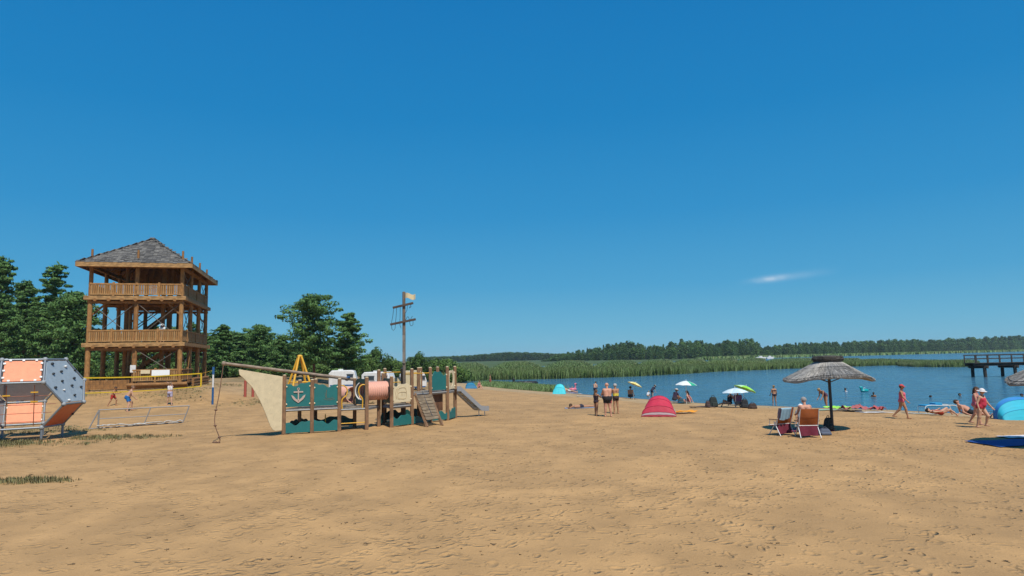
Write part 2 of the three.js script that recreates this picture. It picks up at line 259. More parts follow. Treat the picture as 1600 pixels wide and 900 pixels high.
function tree(kind, px, depth, topPx, wScale, label, name, group, turn = 0) {   // stands at depth metres under picture column px, its top at picture row topPx
  const top = atZ(px, topPx, -depth), y = groundY(top.x, top.z) - .1, s = shapes[kind];
  s.trunk.computeBoundingBox(); s.crown.computeBoundingBox(); const h = s.crown.boundingBox.max.y, k = (top.y - y) / h;
  const o = thing(name, label, name.includes('bush') ? 'bush' : 'tree', [top.x, y, top.z], turn || px * .37, group); o.scale.set(k * wScale, k, k * wScale);
  part('trunk', s.trunk, kind.startsWith('spread') || kind.startsWith('tall') ? barkTop : bark, o); part('crown', s.crown, leafMat, o); return o;
}
const behind = 'pines standing in the wood behind the beach';
for (const a of [
  ['tall', 4, 80, 398, .95, 'tall dark pine cut by the picture edge, behind the climbing frame', 'pine_tree'], ['tall2', 82, 84, 407, 1.1, 'tallest pointed pine between the picture edge and the timber tower', 'pine_tree'],
  ['tall', 42, 88, 436, 1.15, 'dense pine filling the gap between the two tallest pines', 'pine_tree'], ['mid2', 118, 80, 452, .95, 'rounded pine touching the timber tower on its open wood side', 'pine_tree'],
  ['spreading', 491, 80, 458, .98, 'broad Scots pine with open flat-topped crown above the ship\'s bowsprit', 'pine_tree'], ['spreading2', 543, 82, 487, 1.1, 'shorter Scots pine leaning out beside the broad flat-topped pine', 'pine_tree'],
  ['mid', 349, 92, 506, 1.1, 'pine just beyond the timber tower\'s shaded side', 'pine_tree'], ['mid2', 408, 94, 505, 1.1, 'round-topped pine above the ship\'s pale bow sail', 'pine_tree'], ['mid', 441, 90, 522, 1.2, 'small pine directly behind the yellow climbing pyramid', 'pine_tree'],
  ['dark', 588, 100, 541, .9, 'light green rounded broadleaf tree beside the shorter Scots pine', 'broadleaf_tree'], ['round', 574, 96, 556, .8, 'pale round shrub at the foot of the shorter Scots pine', 'willow_bush'],
  ['dark', 655, 104, 548, .85, 'dark upright bush just past the ship\'s mast', 'willow_bush'], ['round2', 610, 108, 556, .9, 'bright green bush behind the white camper vans', 'willow_bush'], ['round2', 690, 112, 559, .9, 'low grey-green bush where the reeds begin', 'willow_bush'], ['low', 716, 104, 571, .9, 'low leafy bush over the ship\'s stern posts', 'willow_bush'],
]) tree(...a);
const R0 = rng(400);
const ORD = 'first second third fourth fifth sixth seventh eighth ninth tenth eleventh twelfth thirteenth fourteenth fifteenth sixteenth seventeenth eighteenth nineteenth twentieth twenty-first twenty-second'.split(' ');
for (let k = 0; k < 22; k++) { const px = (k < 11 ? -20 + k * 32 : 336 + (k - 11) * 20) + R0() * 8; if (px > 570) break; const d = 96 + R0() * 16, t = px < 130 ? 452 + R0() * 22 : px < 330 ? 500 + R0() * 18 : px < 430 ? 514 + R0() * 12 : 528 + R0() * 14; tree((px > 330 ? ['mid2', 'mid', 'mid2', 'dark'] : ['mid', 'mid2', 'tall2', 'mid'])[k % 4], px, d, t, (px > 330 ? 1.65 : 1.3) + R0() * .3, `dark pine, ${ORD[k]} in the wood's back row counting from the climbing frame's side`, 'pine_tree', behind, k * 1.3); }
for (let k = 0; k < 16; k++) { const px = -20 + k * 37; tree(k % 2 ? 'dark' : 'low', px, 88 + R0() * 6, (px < 330 ? 566 : 569) - R0() * 12, 1.2, `undergrowth bush, ${ORD[k]} along the pine wood's edge from the climbing frame's side`, 'undergrowth_bush', 'bushes along the edge of the pine wood', k); }
for (let k = 0; k < 8; k++) tree(['round2', 'round', 'dark'][k % 3], 560 + k * 20, 118 + R0() * 12, 566 - R0() * 9, 1.2, `small bush, ${ORD[k]} in the row behind the white caravans from the tall pine`, 'willow_bush', 'bushes in the row behind the camper vans', k * 2);

// ---- reeds, grass and the far woods: masses nobody could count
function bladeGeo(n, h, spread, w, seed, cols) {
  const R = rng(seed), P = [], N = [], C = [];
  for (let k = 0; k < n; k++) {
    const a = R() * 6.28, r = Math.sqrt(R()) * spread, x = Math.cos(a) * r, z = Math.sin(a) * r, hh = h * (.62 + .45 * R()), l = hh * (.04 + .14 * R()), b = R() * 6.28, dx = Math.cos(b) * l, dz = Math.sin(b) * l, wx = Math.sin(b + R()) * w, wz = Math.cos(b + R()) * w, c = cols[R() * cols.length | 0];
    const p = [[x - wx, 0, z - wz], [x + wx, 0, z + wz], [x + dx * .3 + wx * 1.2, hh * .6, z + dz * .3 + wz * 1.2], [x + dx * .3 - wx * 1.2, hh * .6, z + dz * .3 - wz * 1.2], [x + dx, hh, z + dz]];
    for (const q of [0, 1, 2, 0, 2, 3, 3, 2, 4]) { P.push(...p[q]); N.push(Math.cos(a) * .25, .9, Math.sin(a) * .25 + .2); const s = c; C.push(s[0], s[1], s[2]); }
  }
  const g = new THREE.BufferGeometry(); g.setAttribute('position', new THREE.Float32BufferAttribute(P, 3)); g.setAttribute('normal', new THREE.Float32BufferAttribute(N, 3)); g.setAttribute('color', new THREE.Float32BufferAttribute(C, 3)); return g;
}
const bladeMat = new THREE.MeshPhysicalMaterial({ vertexColors: true, roughness: .95, specularIntensity: .3, transmission: .25, thickness: 0, side: THREE.DoubleSide });
function scatter(name, label, category, geo, m, spots, tint) {   // spots: [x, y, z, width scale, height scale]
  const o = new THREE.InstancedMesh(geo, m, spots.length), M = new THREE.Matrix4(), q = new THREE.Quaternion(), R = rng(spots.length), c = new THREE.Color();
  spots.forEach(([x, y, z, sw, sh], i) => { M.compose(V(x, y, z), q.setFromAxisAngle(UPV, R() * 6.28), V(sw, sh, sw)); o.setMatrixAt(i, M); const t = tint ? tint(x, z, R) : [1, 1, 1]; o.setColorAt(i, c.setRGB(...t)); });
  o.name = numbered(name); o.castShadow = o.receiveShadow = true; scene.add(o); return tag(o, label, category, null, 'stuff');
}
const reedCols = [[.118, .225, .058], [.128, .240, .062], [.108, .205, .055], [.145, .240, .075], [.165, .205, .085]];
const reedGeo = bladeGeo(90, 2.35, 1.5, .015, 61, reedCols), reedFar = bladeGeo(44, 2.35, 2.3, .085, 62, reedCols);
{ // reed bed across the bay: waterside edge taken from the photograph, deep on the wood's side, narrowing to a point
  const edge = [[690, 598], [767, 594], [850, 592.5], [930, 590.5], [1000, 588], [1050, 585], [1100, 582], [1150, 579.5], [1190, 578], [1272, 574.5], [1340, 572.5], [1385, 571], [1413, 570.5]].map(([x, y]) => at(x, y, WATER));
  const spots = [], back = [], R = rng(63), tip = [[1413, 572], [1440, 573.5], [1465, 573.8], [1490, 573.8], [1512, 573]].map(([x, y]) => at(x, y, WATER));
  const runs = (E, depth, far) => { for (let k = 0; k + 1 < E.length; k++) { const a = E[k], b = E[k + 1], L = a.distanceTo(b), D = depth(k / (E.length - 1)); const dirv = a.clone().add(b).setY(0).normalize();
      for (let q = 0; q < L * 70; q++) { const t = R(), e = R() * R() * 24, p = a.clone().lerp(b, t).addScaledVector(dirv, Math.min(e, D) + .4 + vnoise(a.x * .5 + t * L * .3, 3, 6) * 3); spots.push([p.x, WATER - .15, p.z, 1, (.58 + R() * .14 + .18 * fbm(p.x * .12, p.z * .12, 2, 66)) * (1 - .2 * sst(25, 80, p.x))]); }
      if (far) { const area = L * (D - 12); for (let q = 0; q < area * .5; q++) { const t = R(), e = 12 + Math.pow(R(), 1.25) * (D - 12), k2 = 1 + e / 130, p = a.clone().lerp(b, t).addScaledVector(dirv, e); p.x += (p.x - 5) * 0; back.push([p.x * k2 ** .02, WATER - .15, p.z, 1 + e / 400, (.60 + R() * .16 + .14 * fbm(p.x * .05, p.z * .05, 2, 67)) * (1 - .25 * sst(25, 80, p.x))]); } } } };
  runs(edge, (t) => mix(330, 34, sst(.35, .95, t)), true); runs(tip, () => 30, true);
  const tint = (x, z, r) => { const n = fbm(x * .03, z * .012, 3, 68), j = .85 + r() * .3; return [j * (.82 + .4 * n), j * (.9 + .2 * n), j * (.85 + .3 * (1 - n))]; };
  scatter('reeds', 'tall green reed bed along the far side of the bay', 'reeds', reedGeo, bladeMat, spots, tint);
  scatter('reeds', 'wide paler reed field reaching back to the far woods', 'reeds', reedFar, bladeMat, back, tint);
  const nearS = [], E2 = [[757, 603.5], [790, 606], [830, 609], [868, 612.5]].map(([x, y]) => at(x, y, WATER)); 
  for (let q = 0; q < 900; q++) { const k = R() * 2.999 | 0, p = E2[k].clone().lerp(E2[k + 1], R()), d = p.clone().setY(0).normalize(); p.addScaledVector(d, (R() ** 1.3) * 6 * (1 - .7 * (k + 1) / 3) - .4 + .8 * R()); p.x += (R() - .5) * 1.2; nearS.push([p.x, WATER - .05, p.z, .7, .16 + R() * .18]); }
  scatter('shore_grass', 'low green shore grass at the water\'s edge beside the cyan beach tent', 'grass', reedGeo, bladeMat, nearS, (x, z, r) => { const j = 1 + r() * .5; return [j, j * 1.05, j]; });
  const fs = []; for (let k = 0; k < FAR.length - 1; k++) { const [ax, az] = FAR[k], [bx, bz] = FAR[k + 1], L = Math.hypot(bx - ax, bz - az); if (ax < 100 || ax > 1000) continue; for (let q = 0; q < L * 3.5; q++) { const t = R(), e = R() * 16 - 7; fs.push([mix(ax, bx, t), WATER, mix(az, bz, t) - e, 2.4, .7 + R() * .35]); } }
  scatter('far_shore_reeds', 'thin pale green reed strip along the far lake shore', 'reeds', reedFar, bladeMat, fs, (x, z, r) => [1 + r() * .3, 1.05 + r() * .3, 1]);
}
{ // turf: blades only where the ground shows them
  const R = rng(64), g = bladeGeo(9, .10, .09, .006, 65, [[.10, .125, .035], [.15, .15, .055], [.24, .20, .09]]), s = [];
  for (let k = 0; k < 70000 && s.length < 5000; k++) { const a = (R() * 52 - 42) * Math.PI / 180, r = 15 + R() * 55, x = r * Math.sin(a), z = -r * Math.cos(a); const m = grassMask(x, z); if (x > -8 || R() > m * (r < 40 ? 1 : .5)) continue; s.push([x, groundY(x, z) - .01, z, .8 + R() * .7, (.5 + R()) * (r > 45 ? 1.3 : 1)]); }
  for (let k = 0; k < 900; k++) { const c = [[-21.6, -28.3, 4, 1.5], [-18, -30, 2.6, .9], [-13.4, -18.8, 1.4, .4]][R() < .5 ? 0 : R() < .6 ? 1 : 2], x = c[0] + (R() + R() - 1) * c[2], z = c[1] + (R() + R() - 1) * c[3]; if (R() < grassMask(x, z)) s.push([x, groundY(x, z) - .01, z, 1, 1.1 + R() * 1.2]); }
  scatter('grass', 'sparse short grass growing in patches through the sand', 'grass', g, bladeMat, s, (x, z, r) => { const j = .8 + r() * .5; return [j, j, j]; });
}
{ // dry litter: twigs, straw and reed bits lying on the sand
  const R = rng(69), g = join([rod(V(-.04, .008, 0), V(.04, .014, .012), .006, .004, 4), rod(V(-.01, .008, .02), V(.03, .012, -.025), .005, .003, 4), box(.03, .012, .02, .02, .008, .03)]), s = []; g.setAttribute('color', new THREE.Float32BufferAttribute(new Float32Array(g.attributes.position.count * 3).fill(1), 3));
  for (let k = 0; k < 1300; k++) { const a = (R() * 88 - 44) * Math.PI / 180, r = 9 + Math.pow(R(), 1.3) * 40, x = r * Math.sin(a), z = -r * Math.cos(a); if (sideDist(SHORE, x, z) < .5 || R() > .25 + .9 * fbm(x * .2, z * .2, 2, 191)) continue; s.push([x, groundY(x, z), z, .35 + R() * R() * 1.5, .4 + R() * .6]); }
  scatter('litter', 'dry twigs and reed bits scattered over the sand', 'litter', g, new THREE.MeshStandardMaterial({ vertexColors: true, roughness: .95 }), s, (x, z, r) => { const j = .4 + r() * .8; return [.16 * j, .105 * j, .055 * j]; });
}
{ // woods on the far shore
  const mk = (seed, h, w, n, cols, pointed) => { const R = rng(seed), lv = []; for (let k = 0; k < n; k++) { const u = (k + .5) / n, a = k * 2.4, r = w * .5 * (pointed ? Math.pow(1 - u, .7) + .08 : Math.sin(Math.PI * (.16 + .8 * u))) * (.55 + .5 * R()); clump(lv, R, V(Math.cos(a) * r, h * (.1 + .86 * u), Math.sin(a) * r), w * .2, h * .09, w * .2, 26, .55, cols, .6); } return leafGeo(lv); };
  const a = mk(31, 14, 8, 26, darkCols, false), b = mk(32, 15, 5.5, 24, pineCols.map((c) => c.map((v) => v * .8)), true), R = rng(33), A = [], B = [], Rg = [];
  const put = (px, d, h) => { h *= .97; const p = atZ(px, 555, -d), y = groundY(p.x, p.z) - .4; (R() < .55 ? A : B).push([p.x, y, p.z, (.6 + R() * 1.0) * Math.max(.6, h / 14), h / 14]); };
  const prof = [[850, 0, 480], [866, 5, 480], [900, 8, 480], [930, 10.5, 485], [985, 15, 490], [1010, 11.5, 490], [1040, 12, 490], [1070, 16, 495], [1090, 15, 495], [1110, 12.5, 500], [1155, 17, 510], [1180, 14.5, 520], [1192, 9, 545], [1230, 12, 580], [1300, 13, 630], [1380, 15, 690], [1460, 15.5, 770], [1540, 19, 850], [1600, 20, 930], [1700, 20, 1000]];
  for (let k = 0; k + 1 < prof.length; k++) { const [x0, h0, d0] = prof[k], [x1, h1, d1] = prof[k + 1], n = Math.ceil((x1 - x0) * .55 * (d0 > 540 ? 1.5 : 1)); for (let q = 0; q < n; q++) { const t = R(), h = mix(h0, h1, t), d = mix(d0, d1, t); put(mix(x0, x1, t), d + 12 + R() * 14, Math.max(2, h * (.5 + .25 * R()))); put(mix(x0, x1, t), d + 28 + R() * 40, Math.max(2, h * (.78 + .26 * R()))); } }
  for (let q = 0; q < 900; q++) { const px = 640 + R() * 260, d = 800 + R() * 260, p = atZ(px, 555, -d), h = 6 + 3.4 * Math.exp(-(((px - 800) / 50) ** 2)) + R() * 2; Rg.push([p.x, groundY(p.x, p.z) - .5, p.z, .8 + R() * .4, h / 14]); }
  scatter('far_wood', 'dark broadleaf woods along the far lake shore', 'wood', a, leafMat, A, (x, z, r) => { const j = .75 + r() * .6; return [j, j, j]; });
  scatter('far_wood', 'darker pointed pines mixed through the far lakeside woods', 'wood', b, leafMat, B, (x, z, r) => { const j = .75 + r() * .5; return [j, j, j]; });
  scatter('far_wood', 'long low wooded ridge on the horizon beyond the reed field', 'wood', a, leafMat, Rg, (x, z, r) => { const j = .7 + r() * .4; return [j, j, j]; });
}
// ---------------------------------------------------------------- lookout tower
const M = {
  timber: wood([.56, .285, .092]), timber2: wood([.47, .225, .070]), timberPale: wood([.64, .37, .145]), timberDark: wood([.47, .225, .070]), roofA: wood([.225, .215, .20], .95), roofB: wood([.155, .148, .14], .95), roofC: wood([.30, .285, .26], .95),
  rod: steel([.16, .14, .12], .6, .4), white: paint([.78, .78, .76]), cream: paint([.77, .65, .42]), teal: paint([.014, .165, .165]), shadedTeal: paint([.012, .085, .075]), post: wood([.37, .205, .105]), deck: wood([.34, .29, .23]), yellow: paint([.80, .44, .035], .4), grey: paint([.30, .31, .32]), pink: paint([.68, .36, .27], .45), steel: steel(),  // the second teal is the first with shade put into its colour
  black: paint([.015, .016, .018]), blue: paint([.02, .11, .30], .5), red: paint([.55, .05, .04]),
};
{
  const TX = -33.16, TZ = -62, by = groundY(-33.16, -62), t = thing('lookout_tower', 'three-storey timber lookout tower with grey shingled hip roof', 'tower', [TX, by, TZ], .27);
  const A = 7.5, B = 12.6, L1 = .55, L2 = 5.0 - by, L3 = 8.89 - by, EV = 11.55 - by, TOP = 14.5 - by, hx = A / 2 - .3, hz = B / 2 - .3, R = rng(88), tim = () => [M.timber, M.timber2, M.timber][R() * 3 | 0];
  const xs = [-hx, 0, hx], zs = [hz, hz / 3, -hz / 3, -hz];
  const perim = []; for (const x of xs) for (const z of zs) if (Math.abs(x) === hx || Math.abs(z) === hz) perim.push([x, z]);
  const slopeY = (x, z) => EV + .25 + (TOP - EV) * Math.max(0, Math.min((A / 2 + .6 - Math.abs(x)) / (A / 2 + .6), (B / 2 + .6 - Math.abs(z)) / (B / 2 - 1.0)));
  for (const [x, z] of perim) for (const [y0, y1, w] of [[-.3, L2 - .32, .42], [L2 + .02, L3 - .32, .38], [L3 + .02, EV + .12, .34]]) part('post', rod(V(x, y0, z), V(x, y1, z), w / 2, w / 2 * .94, 12), tim(), t);
  for (const [x, z] of perim) part('finial', rod(V(x, EV + .2, z), V(x, slopeY(x, z) + .55, z), .10, .09, 8), M.timber2, t);
  for (const x of [-1.45, 1.45]) for (const z of [hz / 3 + 1.2, .4, -hz / 3 - 1.2]) for (const [y0, y1] of [[-.3, L2 - .3], [L2, L3 - .3], [L3, EV + .4]]) part('inner_post', rod(V(x, y0, z), V(x, y1, z), .18, .17, 10), M.timberDark, t);
  for (const [y, nm] of [[L2, 'deck'], [L3, 'deck']]) {
    const d = part(nm, box(A - .3, .12, B - .3, 0, y - .08, 0), M.timberDark, t);
    for (const s of [-1, 1]) { part('edge_beam', beam(V(-A / 2 - .1, y - .13, s * (B / 2)), V(A / 2 + .1, y - .13, s * (B / 2)), .33, .16), M.timberPale, d); part('edge_beam', beam(V(s * A / 2, y - .135, -B / 2 + .1), V(s * A / 2, y - .135, B / 2 - .1), .16, .32), M.timber, d); }
    for (let k = 0; k < 7; k++) { const x = -A / 2 + .75 + k * (A - 1.5) / 6; part('joist', rod(V(x, y - .30, -B / 2 + .05), V(x, y - .30, B / 2 + .16), .13, .13, 9), M.timber2, d); }
    for (const z of zs) part('cross_beam', beam(V(-A / 2 + .1, y - .48, z), V(A / 2 - .1, y - .48, z), .22, .24), M.timber2, d);
  }
  // railings: bays of upright balusters
  const bal = beam(V(0, 0, 0), V(0, .80, 0), .125, .045, 0, 0);
  function railing(x0, z0, x1, z1, y, n, single) {
    const r = new THREE.Group(); r.name = 'railing'; t.add(r); const a = V(x0, y, z0), b = V(x1, y, z1), at_ = (f, h) => a.clone().lerp(b, f).add(V(0, h, 0)), turn = Math.atan2(-(z1 - z0), x1 - x0);
    part('top_rail', beam(at_(0, 1.04), at_(1, 1.04), .13, .09), M.timber, r); part('bottom_rail', beam(at_(0, .17), at_(1, .17), .09, .08), M.timberPale, r); part('rail_post', beam(at_(.5, 0), at_(.5, 1.2), .16, .14), M.timber, r);
    const merged = []; for (let k = 0; k < n; k++) { const f = (k + .8) / (n + .6); if (Math.abs(f - .5) < .03) continue; const p = at_(f, .2); if (single) { const m = part('baluster', bal, k % 3 ? M.timber : M.timberPale, r); m.position.copy(p); m.rotation.y = turn; } else merged.push(bal.clone().rotateY(turn).translate(p.x, p.y, p.z)); }
    if (merged.length) stuff(part('balusters', merged, M.timber2, r));
  }
  for (const y of [L2, L3]) {
    for (let k = 0; k < 2; k++) { railing(xs[k], hz + .18, xs[k + 1], hz + .18, y, 21, true); railing(xs[k], -hz - .1, xs[k + 1], -hz - .1, y, 20, false); }
    for (let k = 0; k < 3; k++) { railing(hx + .12, zs[k], hx + .12, zs[k + 1], y, 20, k < 3); railing(-hx - .12, zs[k], -hx - .12, zs[k + 1], y, 18, false); }
  }
  // ground floor: railed deck in front of one bay, low bench wall in front of the other
  railing(xs[1], hz + .5, xs[2], hz + .5, .45, 20, true); railing(xs[2] + .3, hz + .4, xs[2] + .3, zs[1], .45, 18, false);
  part('ground_deck', box(4.6, .14, B - 1, 1.75, .38, 0), M.timberDark, t);
  for (const [z, y] of [[hz + .95, .3], [hz + .75, .12]]) part('log', rod(V(xs[1] - .25, y, z), V(xs[2] + .8, y, z), .15, .15, 10), M.timber2, t);
  for (let k = 0; k < 6; k++) part('log', rod(V(xs[2] + .9, .16 + (k % 3) * .24, hz - 1 - (k > 2 ? 4 : 0)), V(xs[2] + .9, .16 + (k % 3) * .24, hz - 4.6 - (k > 2 ? 4 : 0)), .12, .12, 9), M.timber2, t);
  part('low_wall', box(hx - .4, .75, .2, -hx / 2 - .1, .35, hz), M.timberDark, t); part('low_wall', box(hx - .4, .8, .2, -hx / 2 - .1, .35, -hz), M.timberDark, t);
  // steel cross bracing
  const X = (x0, x1, z, y0, y1) => { part('brace_rod', rod(V(x0, y0, z), V(x1, y1, z), .03, .03, 6), M.rod, t); part('brace_rod', rod(V(x0, y1, z + .05), V(x1, y0, z + .05), .03, .03, 6), M.rod, t); };
  X(xs[1], xs[2], hz, .9, L2 - .5); X(xs[0], xs[1], hz, L2 + .3, L3 - .5); X(xs[1], xs[2], hz, L2 + .3, L3 - .5); X(xs[0], xs[2], -.5, L3 + .6, EV - .3); X(xs[0], xs[1], -hz, L2 + .3, L3 - .5);
  for (const k of [0, 2]) for (const [y0, y1] of [[.5, L2 - .5], [L2 + .4, L3 - .5], [L3 + .4, EV - .3]]) { part('brace_rod', rod(V(hx, y0, zs[k]), V(hx, y1, zs[k + 1]), .03, .03, 6), M.rod, t); part('brace_rod', rod(V(hx + .05, y1, zs[k]), V(hx + .05, y0, zs[k + 1]), .03, .03, 6), M.rod, t); }
  for (const z of [hz, -hz]) for (const [sx, ex] of [[hx, hx - 1.2], [-hx, -hx + 1.2]]) part('knee_brace', beam(V(sx, L3 - 1.6, z - .3 * Math.sign(z)), V(ex, L3 - .45, z - .3 * Math.sign(z)), .14, .14), M.timber2, t);
  // stairs winding up through the middle
  for (const [y0, y1, dir, z] of [[L1, L2, 1, 1.0], [L2, L3, 1, -.9]]) {
    const s = new THREE.Group(); s.name = 'stair'; t.add(s); const x0 = -2.4 * dir, x1 = 2.2 * dir;
    for (const w of [-.5, .5]) { part('stringer', beam(V(x0, y0, z + w), V(x1, y1, z + w), .3, .08), M.timberDark, s); part('handrail', beam(V(x0, y0 + 1, z + w), V(x1, y1 + 1, z + w), .08, .08), M.timberDark, s); }
    for (let k = 1; k < 15; k++) { part('tread', box(.28, .05, 1.0, mix(x0, x1, k / 15), mix(y0, y1, k / 15), z), M.timberDark, s); part('riser', box(.03, (y1 - y0) / 15, .98, mix(x0, x1, k / 15) - .12 * dir, mix(y0, y1, k / 15) - (y1 - y0) / 30, z), M.timberDark, s); }
  }
  // hip roof
  const ex = A / 2 + .57, ez = B / 2 + .57, rl = 1.4, rf = new THREE.Group(); rf.name = 'roof'; t.add(rf);
  const quad = (a, b, c, d) => sheet(1, 1, (u, v) => a.clone().lerp(b, u).lerp(d.clone().lerp(c, u), v), .08);
  const c = [V(-ex, EV, ez), V(ex, EV, ez), V(ex, EV, -ez), V(-ex, EV, -ez)], r0 = V(0, TOP, rl), r1 = V(0, TOP, -rl);
  part('roof_deck', [quad(c[0], c[1], r0.clone(), r0.clone()), quad(c[2], c[3], r1.clone(), r1.clone()), quad(c[1], c[2], r1, r0), quad(c[3], c[0], r0, r1)].map((g) => g.translate(0, .02, 0)), M.timberDark, rf);
  for (let k = 0; k < 4; k++) part('fascia', beam(c[k].clone().multiply(V(1.008, 1, 1.005)).add(V(0, -.08, 0)), c[(k + 1) % 4].clone().multiply(V(1.008, 1, 1.005)).add(V(0, -.08, 0)), k % 2 ? .08 : .36, k % 2 ? .36 : .08), M.timberPale, rf);
  for (let k = -4; k <= 4; k++) for (const s of [-1, 1]) { const f = Math.abs(k) / 4.4; part('rafter', beam(V(k * .88, EV - .1, s * ez * .98), V(k * .88 * .12, mix(TOP, EV, f * .2) - .25, s * rl), .12, .16), M.timberDark, rf); }
  for (let k = -5; k <= 5; k++) for (const s of [-1, 1]) part('rafter', beam(V(s * ex * .98, EV - .1, k * 1.2), V(s * .12, TOP - .3, clamp(k * 1.2, -rl, rl)), .12, .16), M.timberDark, rf);
  for (const s of [-1, 1]) part('wall_plate', beam(V(-hx - .2, EV - .12, s * hz), V(hx + .2, EV - .12, s * hz), .22, .26), M.timber2, rf);
  for (const s of [-1, 1]) part('wall_plate', beam(V(s * hx, EV - .16, -hz), V(s * hx, EV - .16, hz), .22, .26), M.timber2, rf);
  const tones = [[], [], []];
  const slope = (a, b, d, e) => { // a,b eave ends; e,d ridge ends
    const rows = 21, n = b.clone().sub(a).cross(e.clone().sub(a)).normalize();
    for (let j = 0; j < rows; j++) { const f = j / rows, p = a.clone().lerp(e, f), q = b.clone().lerp(d, f), L = p.distanceTo(q), cnt = Math.max(1, Math.round(L / .34)), up = e.clone().lerp(d, .5).sub(a.clone().lerp(b, .5)).normalize(), side = b.clone().sub(a).normalize();
      for (let i = 0; i < cnt; i++) { const o = p.clone().lerp(q, (i + .5 + (j % 2 ? .25 : -.25)) / cnt).addScaledVector(up, .2 + (R() - .5) * .07).addScaledVector(n, .10 + R() * .03); const g = box(L / cnt * .96, .36 + R() * .1, .03 + R() * .02, 0, 0, 0, 0, -.07 - R() * .05, (R() - .5) * .03); g.applyMatrix4(new THREE.Matrix4().makeBasis(side, up, n).setPosition(o)); tones[R() * 3 | 0].push(g); } } };
  slope(c[0], c[1], r0, r0); slope(c[1], c[2], r1, r0); slope(c[2], c[3], r1, r1); slope(c[3], c[0], r0, r1);
  tones.forEach((g, i) => stuff(part('shingles', g, [M.roofA, M.roofB, M.roofC][i], rf)));
  part('ridge_cap', beam(V(0, TOP + .16, rl + .25), V(0, TOP + .16, -rl - .25), .4, .12), M.roofC, rf);
  // notices on the tower
  part('notice_sign', box(.42, .6, .03, -.02, 1.62, hz + .27), M.white, t, 'white notice plate on the middle ground-floor post');
  part('banner', box(1.35, .46, .02, 2.15, 1.25, hz + .62), new THREE.MeshStandardMaterial({ map: (() => { const cv = document.createElement('canvas'); cv.width = 256; cv.height = 88; const x = cv.getContext('2d'); x.fillStyle = '#e8ecee'; x.fillRect(0, 0, 256, 88); x.fillStyle = '#6fa3c8'; x.fillRect(0, 60, 256, 28); x.fillStyle = '#3c6f9a'; x.fillRect(18, 22, 96, 12); x.fillRect(18, 42, 60, 8); const q = new THREE.CanvasTexture(cv); q.colorSpace = THREE.SRGBColorSpace; return q; })(), roughness: .7 }), t, 'white and blue banner on the ground-floor railing');
  part('plate_sign', box(.7, .3, .02, 1.0, 1.35, hz + .62), M.cream, t, 'small yellow plate on the ground-floor railing');
}

